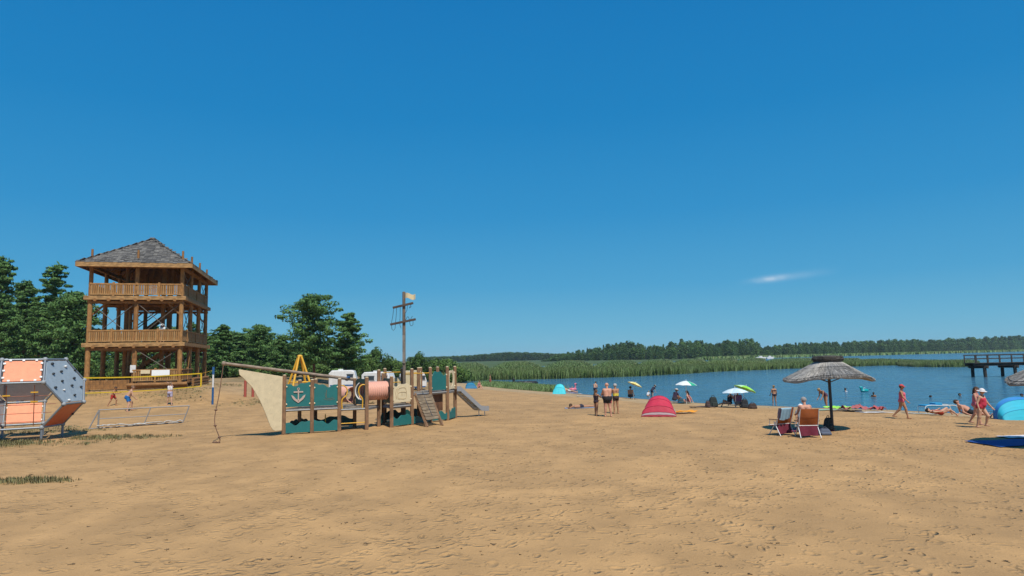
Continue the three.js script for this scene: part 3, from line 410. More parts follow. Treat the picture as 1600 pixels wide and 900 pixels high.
// ---------------------------------------------------------------- playground ship
{
  const B0 = [-10.03, -29.62], gy = groundY(...B0) , t = thing('playground_ship', 'wooden playground ship with teal wave panels, cream bow sail and tall mast', 'playground', [B0[0], gy, B0[1]]);
  const L = (x, y, z) => V(x - B0[0], y, z - B0[1]), P = (p, y) => L(p[0], y, p[1]);
  const N = [[-10.03, -29.62], [-8.95, -30.1], [-7.87, -30.6], [-6.75, -31.1], [-5.75, -31.85], [-4.95, -32.9], [-4.2, -34.05], [-3.45, -35.1], [-3.15, -36.2]], topN = [2.56, 2.33, 2.33, 2.36, 2.36, 2.68, 2.72, 2.72, 2.72];
  const G1 = [-9.72, -30.8], G2 = [-9.35, -32.0], I1 = [-7.57, -32.26], I2 = [-6.46, -32.43], G5 = [-6.6, -34.7], G6 = [-5.8, -35.6], G7 = [-5.0, -36.4], K1 = [-6.4, -33.2], K2 = [-5.62, -34.2], S2 = [-4.15, -36.9], I3 = [-4.95, -35.2];
  const post = (p, h, w = .165) => { const o = part('post', beam(P(p, -.3), P(p, h), w, w, .3, .03), M.post, t); part('post_cap', ball(.075, p[0] - B0[0], h, p[1] - B0[1], 1.05, .35, 1.05), M.cream, o); };
  N.forEach((p, i) => post(p, topN[i])); for (const [p, h] of [[G1, 2.3], [G2, 2.3], [I1, 2.3], [I2, 2.66], [G5, 2.7], [G6, 2.7], [G7, 2.7], [K1, 2.5], [K2, 2.7], [S2, 2.7], [I3, 2.7]]) post(p, h);
  const poly = (pts, y, n) => { // plank deck over a polygon
    const s = new THREE.Shape(pts.map(([x, z]) => new THREE.Vector2(x - B0[0], -(z - B0[1])))); const g = clean(new THREE.ExtrudeGeometry(s, { depth: .07, bevelEnabled: false })).rotateX(-Math.PI / 2).translate(0, y - .07, 0); const o = part('deck', g, M.deck, t);
    for (let k = 0; k < pts.length; k++) { const a = P(pts[k], y - .09), b = P(pts[(k + 1) % pts.length], y - .09); part('deck_edge', beam(a, b, .05, .12, 0), M.grey, o); } return o; };
  poly([N[0], N[1], N[2], I1, G2, G1], 1.1); poly([N[2], N[3], I2, I1], 1.02); poly([N[4], N[5], K2, K1], 1.0); poly([N[5], N[6], N[7], N[8], S2, G7, I3, K2], 1.5); poly([K1, K2, G6, G5], 1.2);
  const wavy = (len, y0, h, ph, am = .07) => { const q = [[.04, y0], [len - .04, y0]]; for (let k = 24; k >= 0; k--) { const f = k / 24; q.push([.04 + f * (len - .08), y0 + h + am * Math.sin(f * 6.28 * 1.1 + ph) + am * .5 * Math.sin(f * 6.28 * 2.7 + ph * 2)]); } return q; };
  const crest = (len, y0, h, ph) => { const q = [[.03, y0], [len - .03, y0]]; for (let k = 36; k >= 0; k--) { const f = k / 36; q.push([.03 + f * (len - .06), y0 + h * (.92 + .16 * Math.sin(6.283 * (f * 1.15 + ph)) + .09 * Math.sin(6.283 * (f * 2.6 + ph * 2.3)))]); } return q; };
  const place = (name, a, b, g, m, off = 0, label) => { const A = P(a, 0), Bv = P(b, 0), d = Bv.clone().sub(A), o = part(name, g, m, t, label); o.position.copy(A); o.rotation.y = Math.atan2(-d.z, d.x); o.translateZ(off); return o; };
  const dist = (a, b) => Math.hypot(a[0] - b[0], a[1] - b[1]);
  const clips = (o, len, y0, y1) => { for (const x of [.08, len - .08]) for (const y of [y0, y1]) part('clip', ball(.045, x, y, .03, 1.3, 1, .7, 7, 5), M.cream, o); };
  const panel = (a, b, y0, h, ph, m, label, am) => { const len = dist(a, b), o = place('side_panel', a, b, plate(wavy(len, y0, h, ph, am), .035), m, 0, label); clips(o, len, y0 + .12, y0 + h - .1); return o; };
  // near side
  const anchorP = panel(N[0], N[1], 1.17, .98, 2.2, M.teal, 'teal panel carved with an anchor'); const w1 = dist(N[0], N[1]);
  const anc = [...[[-.022, -.30], [-.022, .17]]]; 
  { const s = new THREE.Shape(); s.moveTo(-.025, .2); s.lineTo(.025, .2); s.lineTo(.025, -.2); s.quadraticCurveTo(.16, -.17, .22, -.04); s.lineTo(.27, -.09); s.lineTo(.28, .05); s.lineTo(.15, .0); s.lineTo(.19, -.02); s.quadraticCurveTo(.14, -.1, .025, -.13); s.lineTo(.025, .09); s.lineTo(.2, .09); s.lineTo(.2, .14); s.lineTo(.025, .14); s.lineTo(.025, .2);
    const h = new THREE.ExtrudeGeometry(s, { depth: .03, bevelEnabled: false }), h2 = h.clone().scale(-1, 1, 1);
    const yoke = (() => { const q = new THREE.Shape(); q.moveTo(-.30, .03); q.lineTo(-.19, -.03); q.quadraticCurveTo(-.12, -.16, 0, -.2); q.quadraticCurveTo(.12, -.16, .19, -.03); q.lineTo(.30, .03); q.quadraticCurveTo(.27, -.14, .12, -.24); q.lineTo(0, -.33); q.lineTo(-.12, -.24); q.quadraticCurveTo(-.27, -.14, -.30, .03); return new THREE.ExtrudeGeometry(q, { depth: .03, bevelEnabled: false }); })();
    part('anchor', [box(.05, .5, .03, 0, -.02, .015), box(.40, .055, .03, 0, .15, .016), clean(yoke), clean(new THREE.TorusGeometry(.045, .015, 6, 14)).translate(0, .275, .015)].map((g) => g.translate(w1 / 2, 1.66, .02)), paint([.55, .42, .36]), anchorP); }
  const p2 = panel(N[1], N[2], 1.17, .90, .4, M.teal, 'teal panel with a scratched drawing of a ship'); part('carving', [tube([V(.55, 1.75, .02), V(.6, 1.5, .022), V(.82, 1.48, .022), V(.9, 1.52, .022)], .006, 12, 4), tube([V(.6, 1.5, .022), V(.62, 1.85, .022)], .01, 4, 4), tube([V(.5, 1.46, .022), V(.72, 1.40, .022), V(.98, 1.45, .022)], .006, 10, 4)], M.post, p2);
  const cr = panel(N[4], N[5], 1.12, .82, 3.6, M.cream, 'cream panel carved with a treasure chest', .05); { const q = .012, f = (pts) => tube(pts.map(([x, y]) => V(x, y, .022)), q, 16, 4); part('carving', [f([[.4, 1.3], [.9, 1.3], [.92, 1.55], [.4, 1.55], [.4, 1.3]]), f([[.38, 1.55], [.42, 1.75], [.85, 1.78], [.95, 1.57]]), f([[.3, 1.3], [.25, 1.6], [.35, 1.8]]), f([[.65, 1.55], [.65, 1.42]])], paint([.5, .37, .2]), cr); }
  place('skirt_board', N[6], N[7], plate([[.1, .5], [1.2, .5], [1.2, 1.36], [.1, 1.36]], .03), wood([.26, .12, .06]), -.25); panel(N[6], N[7], 1.56, .86, -1.2, M.teal, 'tall teal stern panel with a carved figure', .1);
  { const len = dist(N[7], N[8]), hole = []; for (let k = 0; k < 24; k++) { const a = -k / 24 * 6.28; hole.push([len / 2 + .27 * Math.cos(a), 2.05 + .36 * Math.sin(a)]); } const o = place('side_panel', N[7], N[8], plate(wavy(len, 1.56, .94, 4, .03), .035, .006, [hole]), M.cream, 0, 'cream stern panel with an oval porthole'); clips(o, len, 1.7, 2.4); }
  for (const [a, b, h, ph] of [[N[0], N[1], .46, .3], [N[1], N[2], .46, .1], [N[4], N[5], .46, .5], [N[5], N[6], .34, .2], [N[6], N[7], .42, .7], [N[7], N[8], .5, .4]]) place('wave_panel', a, b, plate(crest(dist(a, b), .05, h, ph), .03), M.teal, .03);
  for (const [a, b, ph] of [[N[0], G1, .5], [G1, G2, .1], [G2, I1, .6], [K1, G5, .2], [I2, K1, .4], [G5, G6, .8], [G6, G7, .3], [G7, S2, .6]]) place('wave_panel', a, b, plate(crest(dist(a, b), .12, .42, ph), .03), M.shadedTeal, .02);  // far-side wave panels: their shade is painted into the teal
  // far side panels and rails
  panel(G1, G2, 1.2, .85, 1, M.teal); panel(G5, K1, 1.3, .9, 2, M.cream, null, .05); panel(G6, G7, 1.7, .85, 1.7, M.cream, null, .04); panel(G5, G6, 1.4, .8, 2.7, M.cream, null, .04);
  { const len = dist(I3, G7), hole = []; for (let k = 0; k < 20; k++) { const a = -k / 20 * 6.28; hole.push([len / 2 + .3 * Math.cos(a), 2.05 + .3 * Math.sin(a)]); } const o = place('side_panel', I3, G7, plate(wavy(len, 1.56, .92, 1, .03), .035, .006, [hole]), M.cream, 0, 'cream panel with a round window half filled in green'); const hp = []; for (let k = 0; k <= 14; k++) { const a = -1.57 + k / 14 * 3.14; hp.push([.33 * Math.cos(a), .33 * Math.sin(a)]); } part('half_disc', plate(hp, .02).rotateZ(-.5).translate(len / 2, 2.05, -.03), M.shadedTeal, o); }
  const yt = (pts, r = .028) => part('yellow_rail', tube(pts, r, 20, 7), M.yellow, t);
  const bar = (a, b, y) => part('yellow_rail', rod(P(a, y), P(b, y), .022, .022, 8), M.yellow, t);
  for (const y of [2.52, 2.02]) bar(K1, K2, y); bar(N[5], N[6], 2.45); bar(K2, I3, 2.45); bar(N[2], N[3], .33); bar(N[5], K2, 2.4);
  for (let k = 1; k < 6; k++) { const p = [mix(I1[0], I2[0], .08 + k / 6 * .6), mix(I1[1], I2[1], .08 + k / 6 * .6)]; part('rail_bar', rod(P(p, 1.12), P(p, 1.78), .016, .016, 6), M.yellow, t); } { const a = [mix(I1[0], I2[0], .08), mix(I1[1], I2[1], .08)], b = [mix(I1[0], I2[0], .82), mix(I1[1], I2[1], .82)]; bar(a, b, 1.8); bar(a, b, 1.1); }
  for (const [a, b, f] of [[N[2], N[3], .1], [N[2], N[3], .84]]) { const p = [mix(a[0], b[0], f), mix(a[1], b[1], f)], q = [mix(a[0], b[0], f < .5 ? .26 : .72), mix(a[1], b[1], f < .5 ? .26 : .72)]; yt([P(f < .5 ? a : b, 2.0), P(p, 2.03), P(q, 1.9), P(q, 1.6), P(p, 1.4), P(p, .98)]); }
  for (const f of [.3, .62]) { const p = [mix(N[1][0], I1[0], f), mix(N[1][1], I1[1], f)]; part('yellow_rail', rod(P(p, .05), P(p, .75), .025, .025, 8), M.yellow, t); }
  // crawl tunnel of ribbed plastic with end boards
  const rib = (len, r, n) => { const pts = []; for (let k = 0; k <= n * 6; k++) pts.push([r + .022 * Math.cos(k / 6 * 6.283), -len / 2 + k / (n * 6) * len]); return lathe(pts, 28); };
  const tubeAt = (a, b, r, y, n) => { const A = P(a, y), Bv = P(b, y), [m, len] = frameTo(A, Bv); return part('crawl_tunnel', rib(len, r, n).applyMatrix4(m), new THREE.MeshStandardMaterial({ color: lin(.68, .36, .27), roughness: .5, side: THREE.DoubleSide }), t, 'pink ribbed plastic crawl tunnel'); };
  tubeAt([-7.1, -31.66], [-6.07, -32.55], .42, 1.7, 12); tubeAt([-7.72, -32.6], [-8.4, -33.6], .36, 1.5, 10);
  const ring = (len, y0, y1, cy, r) => { const hole = []; for (let k = 0; k < 24; k++) { const a = -k / 24 * 6.28; hole.push([len / 2 + r * Math.cos(a), cy + r * Math.sin(a)]); } return plate([[0, y0], [len, y0], [len, y1 - .12], [len - .2, y1], [.2, y1], [0, y1 - .12]], .035, .005, [hole]); };
  place('end_board', [-7.5, -32.2], [-6.75, -31.1], ring(1.33, 1.1, 2.28, 1.7, .4), M.shadedTeal); place('end_board', [-6.4, -33.15], [-5.78, -31.9], ring(1.39, 1.1, 2.26, 1.7, .4), M.shadedTeal);  // end boards carry their shade in the paint colour
  part('tunnel_rim', clean(new THREE.TorusGeometry(.43, .035, 6, 24)).rotateY(-.35).translate(-7.05 - B0[0], 1.7, -31.75 - B0[1]), M.white, t);
  // bow: sail board, bowsprit log, knotted rope
  const tip = L(-11.8, 3.12, -27.54), aft = L(-7.6, 2.24, -32.3);
  const bs = part('bowsprit', rod(aft, tip, .078, .066, 12), wood([.46, .35, .26]), t); part('end_cap', ball(.095, tip.x, tip.y, tip.z, 1, 1, 1), wood([.5, .38, .28]), bs); part('blue_collar', clean(new THREE.TorusGeometry(.10, .04, 8, 18)).applyMatrix4(frameTo(aft, tip)[0].setPosition(aft.clone().lerp(tip, .06))).rotateX(0), M.blue, t);
  { const d = tip.clone().setY(0).normalize(), q = [[.08, 2.5], [2.05, 2.86], [2.10, 2.84], [2.06, 2.64], [1.85, 2.46], [1.48, 2.08], [1.12, 1.50], [.86, .95], [.64, .42], [.52, .25], [.42, .2], [.08, .2]], o = part('bow_sail', plate(q, .04), M.cream, t, 'large cream board shaped like a bow sail'); o.rotation.y = Math.atan2(-d.z, d.x); for (const y of [.35, .85, 1.35, 1.9, 2.35]) part('clip', ball(.05, .09, y, .04, 1.2, .8, .8, 7, 5), M.yellow, o); }
  { const g0 = L(-11.75, .02, -27.2), k = [tip.clone().add(V(0, -.05, .05)), tip.clone().lerp(g0, .4).add(V(-.12, 0, .02)), tip.clone().lerp(g0, .75).add(V(-.2, 0, .1)), g0, g0.clone().add(V(-.28, .0, .05)), g0.clone().add(V(-.15, .0, -.1))]; const o = part('climbing_rope', tube(k, .018, 50, 6), wood([.30, .16, .10]), t); const cu = new THREE.CatmullRomCurve3(k); for (const f of [.36, .5, .62, .74]) { const p = cu.getPoint(f * .86); part('knot', ball(.05, p.x, p.y, p.z, 1.3, .8, 1), wood([.30, .16, .10]), o); } }
  // mast, yards, shrouds, flag
  const mx = [-5.47, -33.8]; part('mast', beam(P(mx, -.3), P(mx, 6.55), .15, .15, .2, .02), wood([.24, .19, .15]), t); part('mast_board', beam(P(mx, 2.95).add(V(0, 0, .1)), P(mx, 4.35).add(V(0, 0, .1)), .12, .06), wood([.36, .32, .27]), t);
  const yard = (y, w, tl) => part('yard', beam(P(mx, y).add(V(-w * .55, -tl, .12)), P(mx, y).add(V(w * .5, tl, .12)), .11, .09), wood([.14, .10, .08]), t);
  yard(5.02, 1.22, .12); yard(5.85, .98, .11);
  const rp = new THREE.MeshStandardMaterial({ color: lin(.035, .05, .075), roughness: .9 }), sh = (pts) => part('shroud_rope', tube(pts.map(([x, y]) => P(mx, 0).add(V(x, y, .14))), .012, 18, 5), rp, t);
  sh([[-.48, 5.76], [-.54, 5.3], [-.6, 4.93], [-.55, 4.6], [-.45, 4.62], [-.4, 5.0], [-.36, 5.4], [-.34, 5.78]]); sh([[-.16, 5.78], [-.17, 5.3], [-.18, 4.9], [-.12, 4.7]]); sh([[.2, 5.88], [.17, 5.6], [.05, 5.4]]); sh([[.38, 5.88], [.30, 5.7], [.40, 5.8]]); sh([[.1, 5.1], [.22, 5.28], [.32, 5.12], [.45, 5.3]]); sh([[.3, 5.06], [.36, 4.82], [.46, 4.85], [.48, 5.08]]);
  part('flag', sheet(14, 6, (u, v) => P(mx, 0).add(V(.08 + u * .5, 6.48 - v * .26 - u * .08 + .03 * Math.sin(u * 7), .05 * Math.sin(u * 6) + (u > .95 ? (v * 6 % 2) * .02 : 0))), .01), cloth([.74, .62, .38]), t);
  // plank ramp up to the stern deck
  { const tl = L(-4.82, 1.46, -33.06), tr = L(-4.22, 1.46, -33.95), bl = L(-4.08, -.02, -31.85), br = L(-3.44, -.02, -32.42), rr = new THREE.Group(); rr.name = 'ramp'; t.add(rr); rr.userData.label = 'sloping plank ramp with knotted rope';
    part('side_rail', beam(tl, bl, .10, .12), M.post, rr); part('side_rail', beam(tr, br, .10, .12), M.post, rr); const up = V(0, .055, .02);
    const pl = [wood([.36, .27, .17]), wood([.30, .22, .14])], sv = tr.clone().sub(tl).normalize(), dv = bl.clone().sub(tl).normalize(), nv = dv.clone().cross(sv).normalize(); if (nv.y < 0) nv.negate(); const dvo = sv.clone().cross(nv).normalize();
    for (let k = 0; k < 8; k++) { const f = .12 + k * .094, a = tl.clone().lerp(bl, f), b = tr.clone().lerp(br, f), c = a.clone().lerp(b, .5).addScaledVector(nv, .07); part('plank', box(.03, a.distanceTo(b) + .1, .16).rotateZ(-Math.PI / 2).rotateX(0).applyMatrix4(new THREE.Matrix4().makeBasis(sv, nv, dvo).setPosition(c)), pl[k % 3 ? 0 : 1], rr); }
    part('rope', tube([tl.clone().lerp(tr, .5).add(V(0, .1, 0)), tl.clone().lerp(tr, .5).lerp(bl.clone().lerp(br, .5), .4).add(V(0, .12, .03)), tl.clone().lerp(tr, .5).lerp(bl.clone().lerp(br, .55), .78).add(V(0, .12, .03))], .012, 12, 5), rp, rr); }
  // steel slide off the stern
  { const a = L(-3.2, 1.5, -36.0), d = V(1.5, 0, -1.75).normalize(), sd = V(-d.z, 0, d.x), prof = (u) => u < .1 ? 0 : u < .75 ? -(u - .1) / .65 * 1.13 : -1.13 - .05 * Math.sin((u - .75) / .25 * 1.57), Ls = 2.45, sl = new THREE.Group(); sl.name = 'slide'; t.add(sl); sl.userData.label = 'steel slide running off the stern';
    const ptv = (u, w, h) => a.clone().addScaledVector(d, u * Ls).addScaledVector(sd, w).add(V(0, prof(u) + h, 0));
    part('chute', sheet(30, 6, (u, v) => ptv(u, (v - .5) * .5, .02 + .02 * Math.pow(v * 2 - 1, 2)), .02), steel([.6, .6, .6], .25, .95), sl);
    for (const w of [-.27, .27]) part('side_wall', sheet(30, 2, (u, v) => ptv(u, w, -.08 + v * .26), .03), steel([.45, .46, .47], .5, .6), sl);
    for (const u of [.78, .97]) part('leg', rod(ptv(u, 0, 0), ptv(u, 0, 0).setY(-.05), .025, .025, 8), M.steel, sl); for (let k = 0; k < 6; k++) part('stiffener', rod(ptv(.15 + k * .1, -.25, -.06), ptv(.15 + k * .1, .25, -.06), .018, .018, 6), M.steel, sl); }
}

// ---------------------------------------------------------------- climbing polyhedron
{
  const C = V(-21.69, 2.004, -30), yaw = .586, a = 1.5, sy = .793, gy = groundY(C.x, C.z), t = thing('climbing_structure', 'grey and orange many-sided climbing frame on steel legs', 'climbing frame', [C.x, gy, C.z], yaw);
  const pts = []; for (const p of [[0, 1, 2], [0, 2, 1], [1, 0, 2], [1, 2, 0], [2, 0, 1], [2, 1, 0]]) for (const s of [-1, 1]) for (const q of [-1, 1]) { let k = 0; pts.push(V(...p.map((v) => v ? v * (k++ ? s : q) : 0))); }
  const up = V(1, 1, 1).normalize(), fz = V(0, 0, 1).addScaledVector(up, -up.z).normalize(), fx = up.clone().cross(fz), k2 = a / Math.SQRT2;
  const W = (v) => V(v.dot(fx) * k2, C.y - gy + v.dot(up) * k2 * sy, v.dot(fz) * k2);
  const face = (n) => { const nn = V(...n), mx = Math.max(...pts.map((p) => p.dot(nn))), f = pts.filter((p) => p.dot(nn) > mx - 1e-6), c = f.reduce((s, p) => s.add(p), V(0, 0, 0)).divideScalar(f.length), e1 = f[0].clone().sub(c).normalize(), e2 = nn.clone().normalize().cross(e1); f.sort((p, q) => Math.atan2(p.clone().sub(c).dot(e2), p.clone().sub(c).dot(e1)) - Math.atan2(q.clone().sub(c).dot(e2), q.clone().sub(c).dot(e1))); return f.map(W); };
  const flat = (vs, inset, th) => { const c = vs.reduce((s, p) => s.add(p.clone()), V(0, 0, 0)).divideScalar(vs.length), X = vs[1].clone().sub(vs[0]).normalize(), Z = X.clone().cross(vs[2].clone().sub(vs[0])).normalize(), Y = Z.clone().cross(X); const o2 = vs.map((p) => { const q = p.clone().sub(c).multiplyScalar(1 - inset); return [q.dot(X), q.dot(Y)]; }); return [plate(o2, th, .008), new THREE.Matrix4().makeBasis(X, Y, Z).setPosition(c), o2]; };
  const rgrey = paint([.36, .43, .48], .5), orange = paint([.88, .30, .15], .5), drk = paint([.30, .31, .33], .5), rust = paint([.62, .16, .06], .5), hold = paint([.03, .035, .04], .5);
  const pan = (n, m, inset, nm, label, holds, clipsOn) => { const [g, mt, o2] = flat(face(n), inset, .03), o = part(nm, g.applyMatrix4(mt), m, t, label), R = rng(nm.length + n[0] * 7 + n[1] * 3 + 40), mk = (x, y, gg, mm, name) => part(name, gg.clone().applyMatrix4(mt.clone().multiply(new THREE.Matrix4().makeTranslation(x, y, .05))), mm, o);
    if (holds) for (let k = 0; k < holds; k++) { const an = k * 2.4, r = a * .8 * Math.sqrt((k + .6) / holds); mk(r * Math.cos(an), r * Math.sin(an) * .85, ball(.055 + R() * .02, 0, 0, 0, 1.2, .8, .8, 7, 5), k % 4 === 3 ? M.white : hold, 'climbing_hold'); }
    if (clipsOn) for (let k = 0; k < o2.length; k++) for (const f of [.15, .5, .85]) { const p = o2[k], q = o2[(k + 1) % o2.length]; mk(mix(p[0], q[0], f) * .99, mix(p[1], q[1], f) * .99, box(.09, .09, .03), M.white, 'clip'); } return o; };
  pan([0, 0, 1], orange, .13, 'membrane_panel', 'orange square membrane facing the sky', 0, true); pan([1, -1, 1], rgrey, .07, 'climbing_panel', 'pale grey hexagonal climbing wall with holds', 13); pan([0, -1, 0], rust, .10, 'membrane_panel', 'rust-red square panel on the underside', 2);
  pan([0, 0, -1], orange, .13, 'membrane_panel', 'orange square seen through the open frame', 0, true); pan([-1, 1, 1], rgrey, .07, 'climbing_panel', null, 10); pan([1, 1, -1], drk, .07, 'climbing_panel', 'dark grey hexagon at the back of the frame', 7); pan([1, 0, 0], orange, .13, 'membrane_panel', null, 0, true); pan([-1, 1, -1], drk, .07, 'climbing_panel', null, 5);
  const seen = new Set(), tubeM = steel([.24, .27, .30], .5, .5); for (let i = 0; i < pts.length; i++) { for (let j = i + 1; j < pts.length; j++) if (Math.abs(pts[i].distanceTo(pts[j]) - Math.SQRT2) < 1e-4) part('frame_tube', rod(W(pts[i]), W(pts[j]), .045, .045, 9), tubeM, t); const w = W(pts[i]); part('node', ball(.10, w.x, w.y, w.z), paint([.33, .36, .38]), t); if (pts[i].dot(up) < -1.6) part('leg', rod(w, V(w.x, -.15, w.z), .05, .05, 9), tubeM, t); }
  // rope net with yellow steps across the open lower hexagon
  const h = face([-1, -1, 1]), hc = h.reduce((s, p) => s.add(p.clone()), V(0, 0, 0)).divideScalar(6), ropeM = paint([.33, .12, .07]); const X = h[1].clone().sub(h[0]).normalize(), Zn = X.clone().cross(h[2].clone().sub(h[0])).normalize(), Hx = V(1, 0, 0), Hy = V(0, 1, 0).addScaledVector(Zn, -Zn.y).normalize();
  const hor = Hy.clone().cross(Zn).normalize(); for (const f of [-.5, .45]) part('rope', rod(hc.clone().addScaledVector(hor, f).addScaledVector(Hy, .95), hc.clone().addScaledVector(hor, f).addScaledVector(Hy, -.95), .018, .018, 6), ropeM, t);
  for (const f of [-.75, -.35, .05, .45]) part('rope', rod(hc.clone().addScaledVector(hor, -1.25 + Math.abs(f) * .5).addScaledVector(Hy, f), hc.clone().addScaledVector(hor, 1.25 - Math.abs(f) * .5).addScaledVector(Hy, f), .014, .014, 6), ropeM, t);
  for (const [u, v] of [[-.5, .5], [.45, .62], [.45, .18], [-1.0, .2], [-1.05, -.1]]) { const p = hc.clone().addScaledVector(hor, u).addScaledVector(Hy, v); part('step', box(.26, .05, .16, p.x, p.y, p.z), M.yellow, t); }
}
// ---------------------------------------------------------------- goal frame, volleyball net, other play things
{
  const a = on(153, 670), b = on(286, 660.5), t = thing('goal_frame', 'low grey steel goal frame tipped on its back in the sand', 'goal', [a.x, a.y, a.z]), e = b.clone().sub(a), m = steel([.30, .30, .30], .6, .4), O = V(0, .03, 0), E = e.clone().add(V(0, .03, 0)), up = V(.26, .86, -.12);
  const tb = (p, q, r = .03) => part('tube', rod(p, q, r, r, 8), m, t); tb(O, E); tb(O.clone().add(V(.02, .9, 0)), E.clone().add(up), .028); tb(O.clone().add(V(.05, .46, 0)), E.clone().add(up.clone().multiplyScalar(.5)), .02); tb(O, O.clone().add(V(.02, .9, 0)), .04); tb(O.clone().add(V(.02, .9, 0)), O.clone().add(V(-.3, 0, .25)), .03); tb(O.clone().lerp(E, .52), O.clone().lerp(E, .52).add(up), .028); tb(E, E.clone().add(up), .03); tb(O, O.clone().add(V(-.3, 0, .25)), .025);
  const R = rng(9), k = []; for (let i = 0; i <= 26; i++) k.push(O.clone().lerp(E, i / 26).add(V((R() - .5) * .16, .05 + R() * .08, .1 + (R() - .5) * .2))); part('fallen_net', [tube(k, .03, 90, 5), tube(k.map((p) => p.clone().add(V(.1 * (R() - .5), .02, .12 * (R() - .2)))), .024, 90, 5)], paint([.55, .55, .53]), t);
}
{
  const A = V(-24.1, 0, -52.3), Bp = V(-28.6, 0, -43.0), pB = on(332, 632);
  const vp = (p, label) => { const q = drop(p), t = thing('volleyball_post', label, 'post', [q.x, q.y, q.z], 0); part('base_sleeve', rod(V(0, -.2, 0), V(0, 1.25, 0), .075, .075, 10), M.blue, t); part('pole', rod(V(0, 1.25, 0), V(0, 2.2, 0), .065, .065, 10), M.white, t); part('top_sleeve', rod(V(0, 2.2, 0), V(0, 2.75, 0), .085, .085, 10), M.blue, t); return t; };
  vp(pB, 'blue and white volleyball post standing clear of the net'); const q2 = V(-29.9, 0, -40.9); vp(q2, 'blue and white volleyball post hidden behind the climbing frame');
  const t = thing('volleyball_net', 'volleyball net edged in yellow tape in front of the tower', 'net', [A.x, 0, A.z]), d = Bp.clone().sub(A), at2 = (u, y) => d.clone().multiplyScalar(u).add(V(0, y - .10 * Math.sin(u * 3.14), 0)), tape = paint([.85, .58, .02], .6);
  const band = (nm, u0, u1, y0, y1) => part(nm, sheet(20, 1, (u, v) => at2(mix(u0, u1, u), mix(y0, y1, v)), .012), tape, t);
  band('top_tape', 0, 1, 2.39, 2.47); band('bottom_tape', 0, 1, 1.41, 1.47); band('side_tape', 0, .012, 1.40, 2.47); band('side_tape', .988, 1, 1.40, 2.47);
  const cords = []; for (let k = 1; k < 60; k++) cords.push(rod(at2(k / 60, 1.46), at2(k / 60, 2.38), .0022, .0022, 3)); for (let k = 1; k < 7; k++) for (let q = 0; q < 8; q++) cords.push(rod(at2(q / 8, 1.46 + k * .132), at2((q + 1) / 8, 1.46 + k * .132), .0022, .0022, 3)); stuff(part('netting', cords, M.black, t));
  const g = at(332, 632, .9); part('tie_cord', [rod(at2(0, 2.42), V(pB.x - A.x, 2.5 + pB.y, pB.z - A.z), .012, .012, 5), rod(at2(0, 1.44), V(pB.x - A.x, 1.44 + pB.y, pB.z - A.z), .012, .012, 5)], tape, t); part('tie_cord', [rod(at2(1, 2.42), V(q2.x - A.x, 2.42, q2.z - A.z), .012, .012, 5)], tape, t);
}
{ // yellow climbing pyramid beyond the ship, red bars beside the pitch
  const p = at(468, 614, 0); p.copy(atZ(468, 600, -52)); p.y = groundY(p.x, p.z); const t = thing('climbing_pyramid', 'yellow tubular climbing pyramid beyond the ship\'s bow', 'climbing frame', [p.x, p.y, p.z], .3), top = V(0, 3.1 + 10 * 52 / 1050 - p.y + .0, 0);
  for (let k = 0; k < 4; k++) { const an = k * 1.57 + .5; part('tube', rod(V(Math.cos(an) * 1.5, -.1, Math.sin(an) * 1.5), top.clone().add(V(Math.cos(an) * .12, 0, Math.sin(an) * .12)), .09, .08, 8), M.yellow, t); const y = .45, f = 1 - y, a2 = an + 1.57; part('cross_tube', rod(V(Math.cos(an) * 1.5 * f, top.y * y, Math.sin(an) * 1.5 * f), V(Math.cos(a2) * 1.5 * f, top.y * y, Math.sin(a2) * 1.5 * f), .05, .05, 7), M.yellow, t); }
  part('top_cap', ball(.2, 0, top.y, 0, 1, .6, 1), M.yellow, t); part('net_rope', [0, 1, 2, 3].flatMap((k) => [.3, .6].map((f) => { const an = k * 1.57 + .5, a2 = an + 1.57, g = 1 - f * .6; return rod(V(Math.cos(an) * 1.4 * g, top.y * f * .6, Math.sin(an) * 1.4 * g), V(Math.cos(a2) * 1.4 * g, top.y * f * .6, Math.sin(a2) * 1.4 * g), .02, .02, 5); })), M.black, t);
  for (const [px, h, lab] of [[383, 1.3, 'taller red wooden post behind the bow sail'], [395, .95, 'shorter red wooden post half hidden by the bow sail']]) { const q = on(px, 620); const r = thing('red_post', lab, 'post', [q.x, q.y, q.z]); part('shaft', rod(V(0, -.2, 0), V(0, h, 0), .11, .11, 10), paint([.42, .09, .06]), r); part('cap', ball(.115, 0, h, 0, 1, .4, 1), paint([.42, .09, .06]), r); }
}
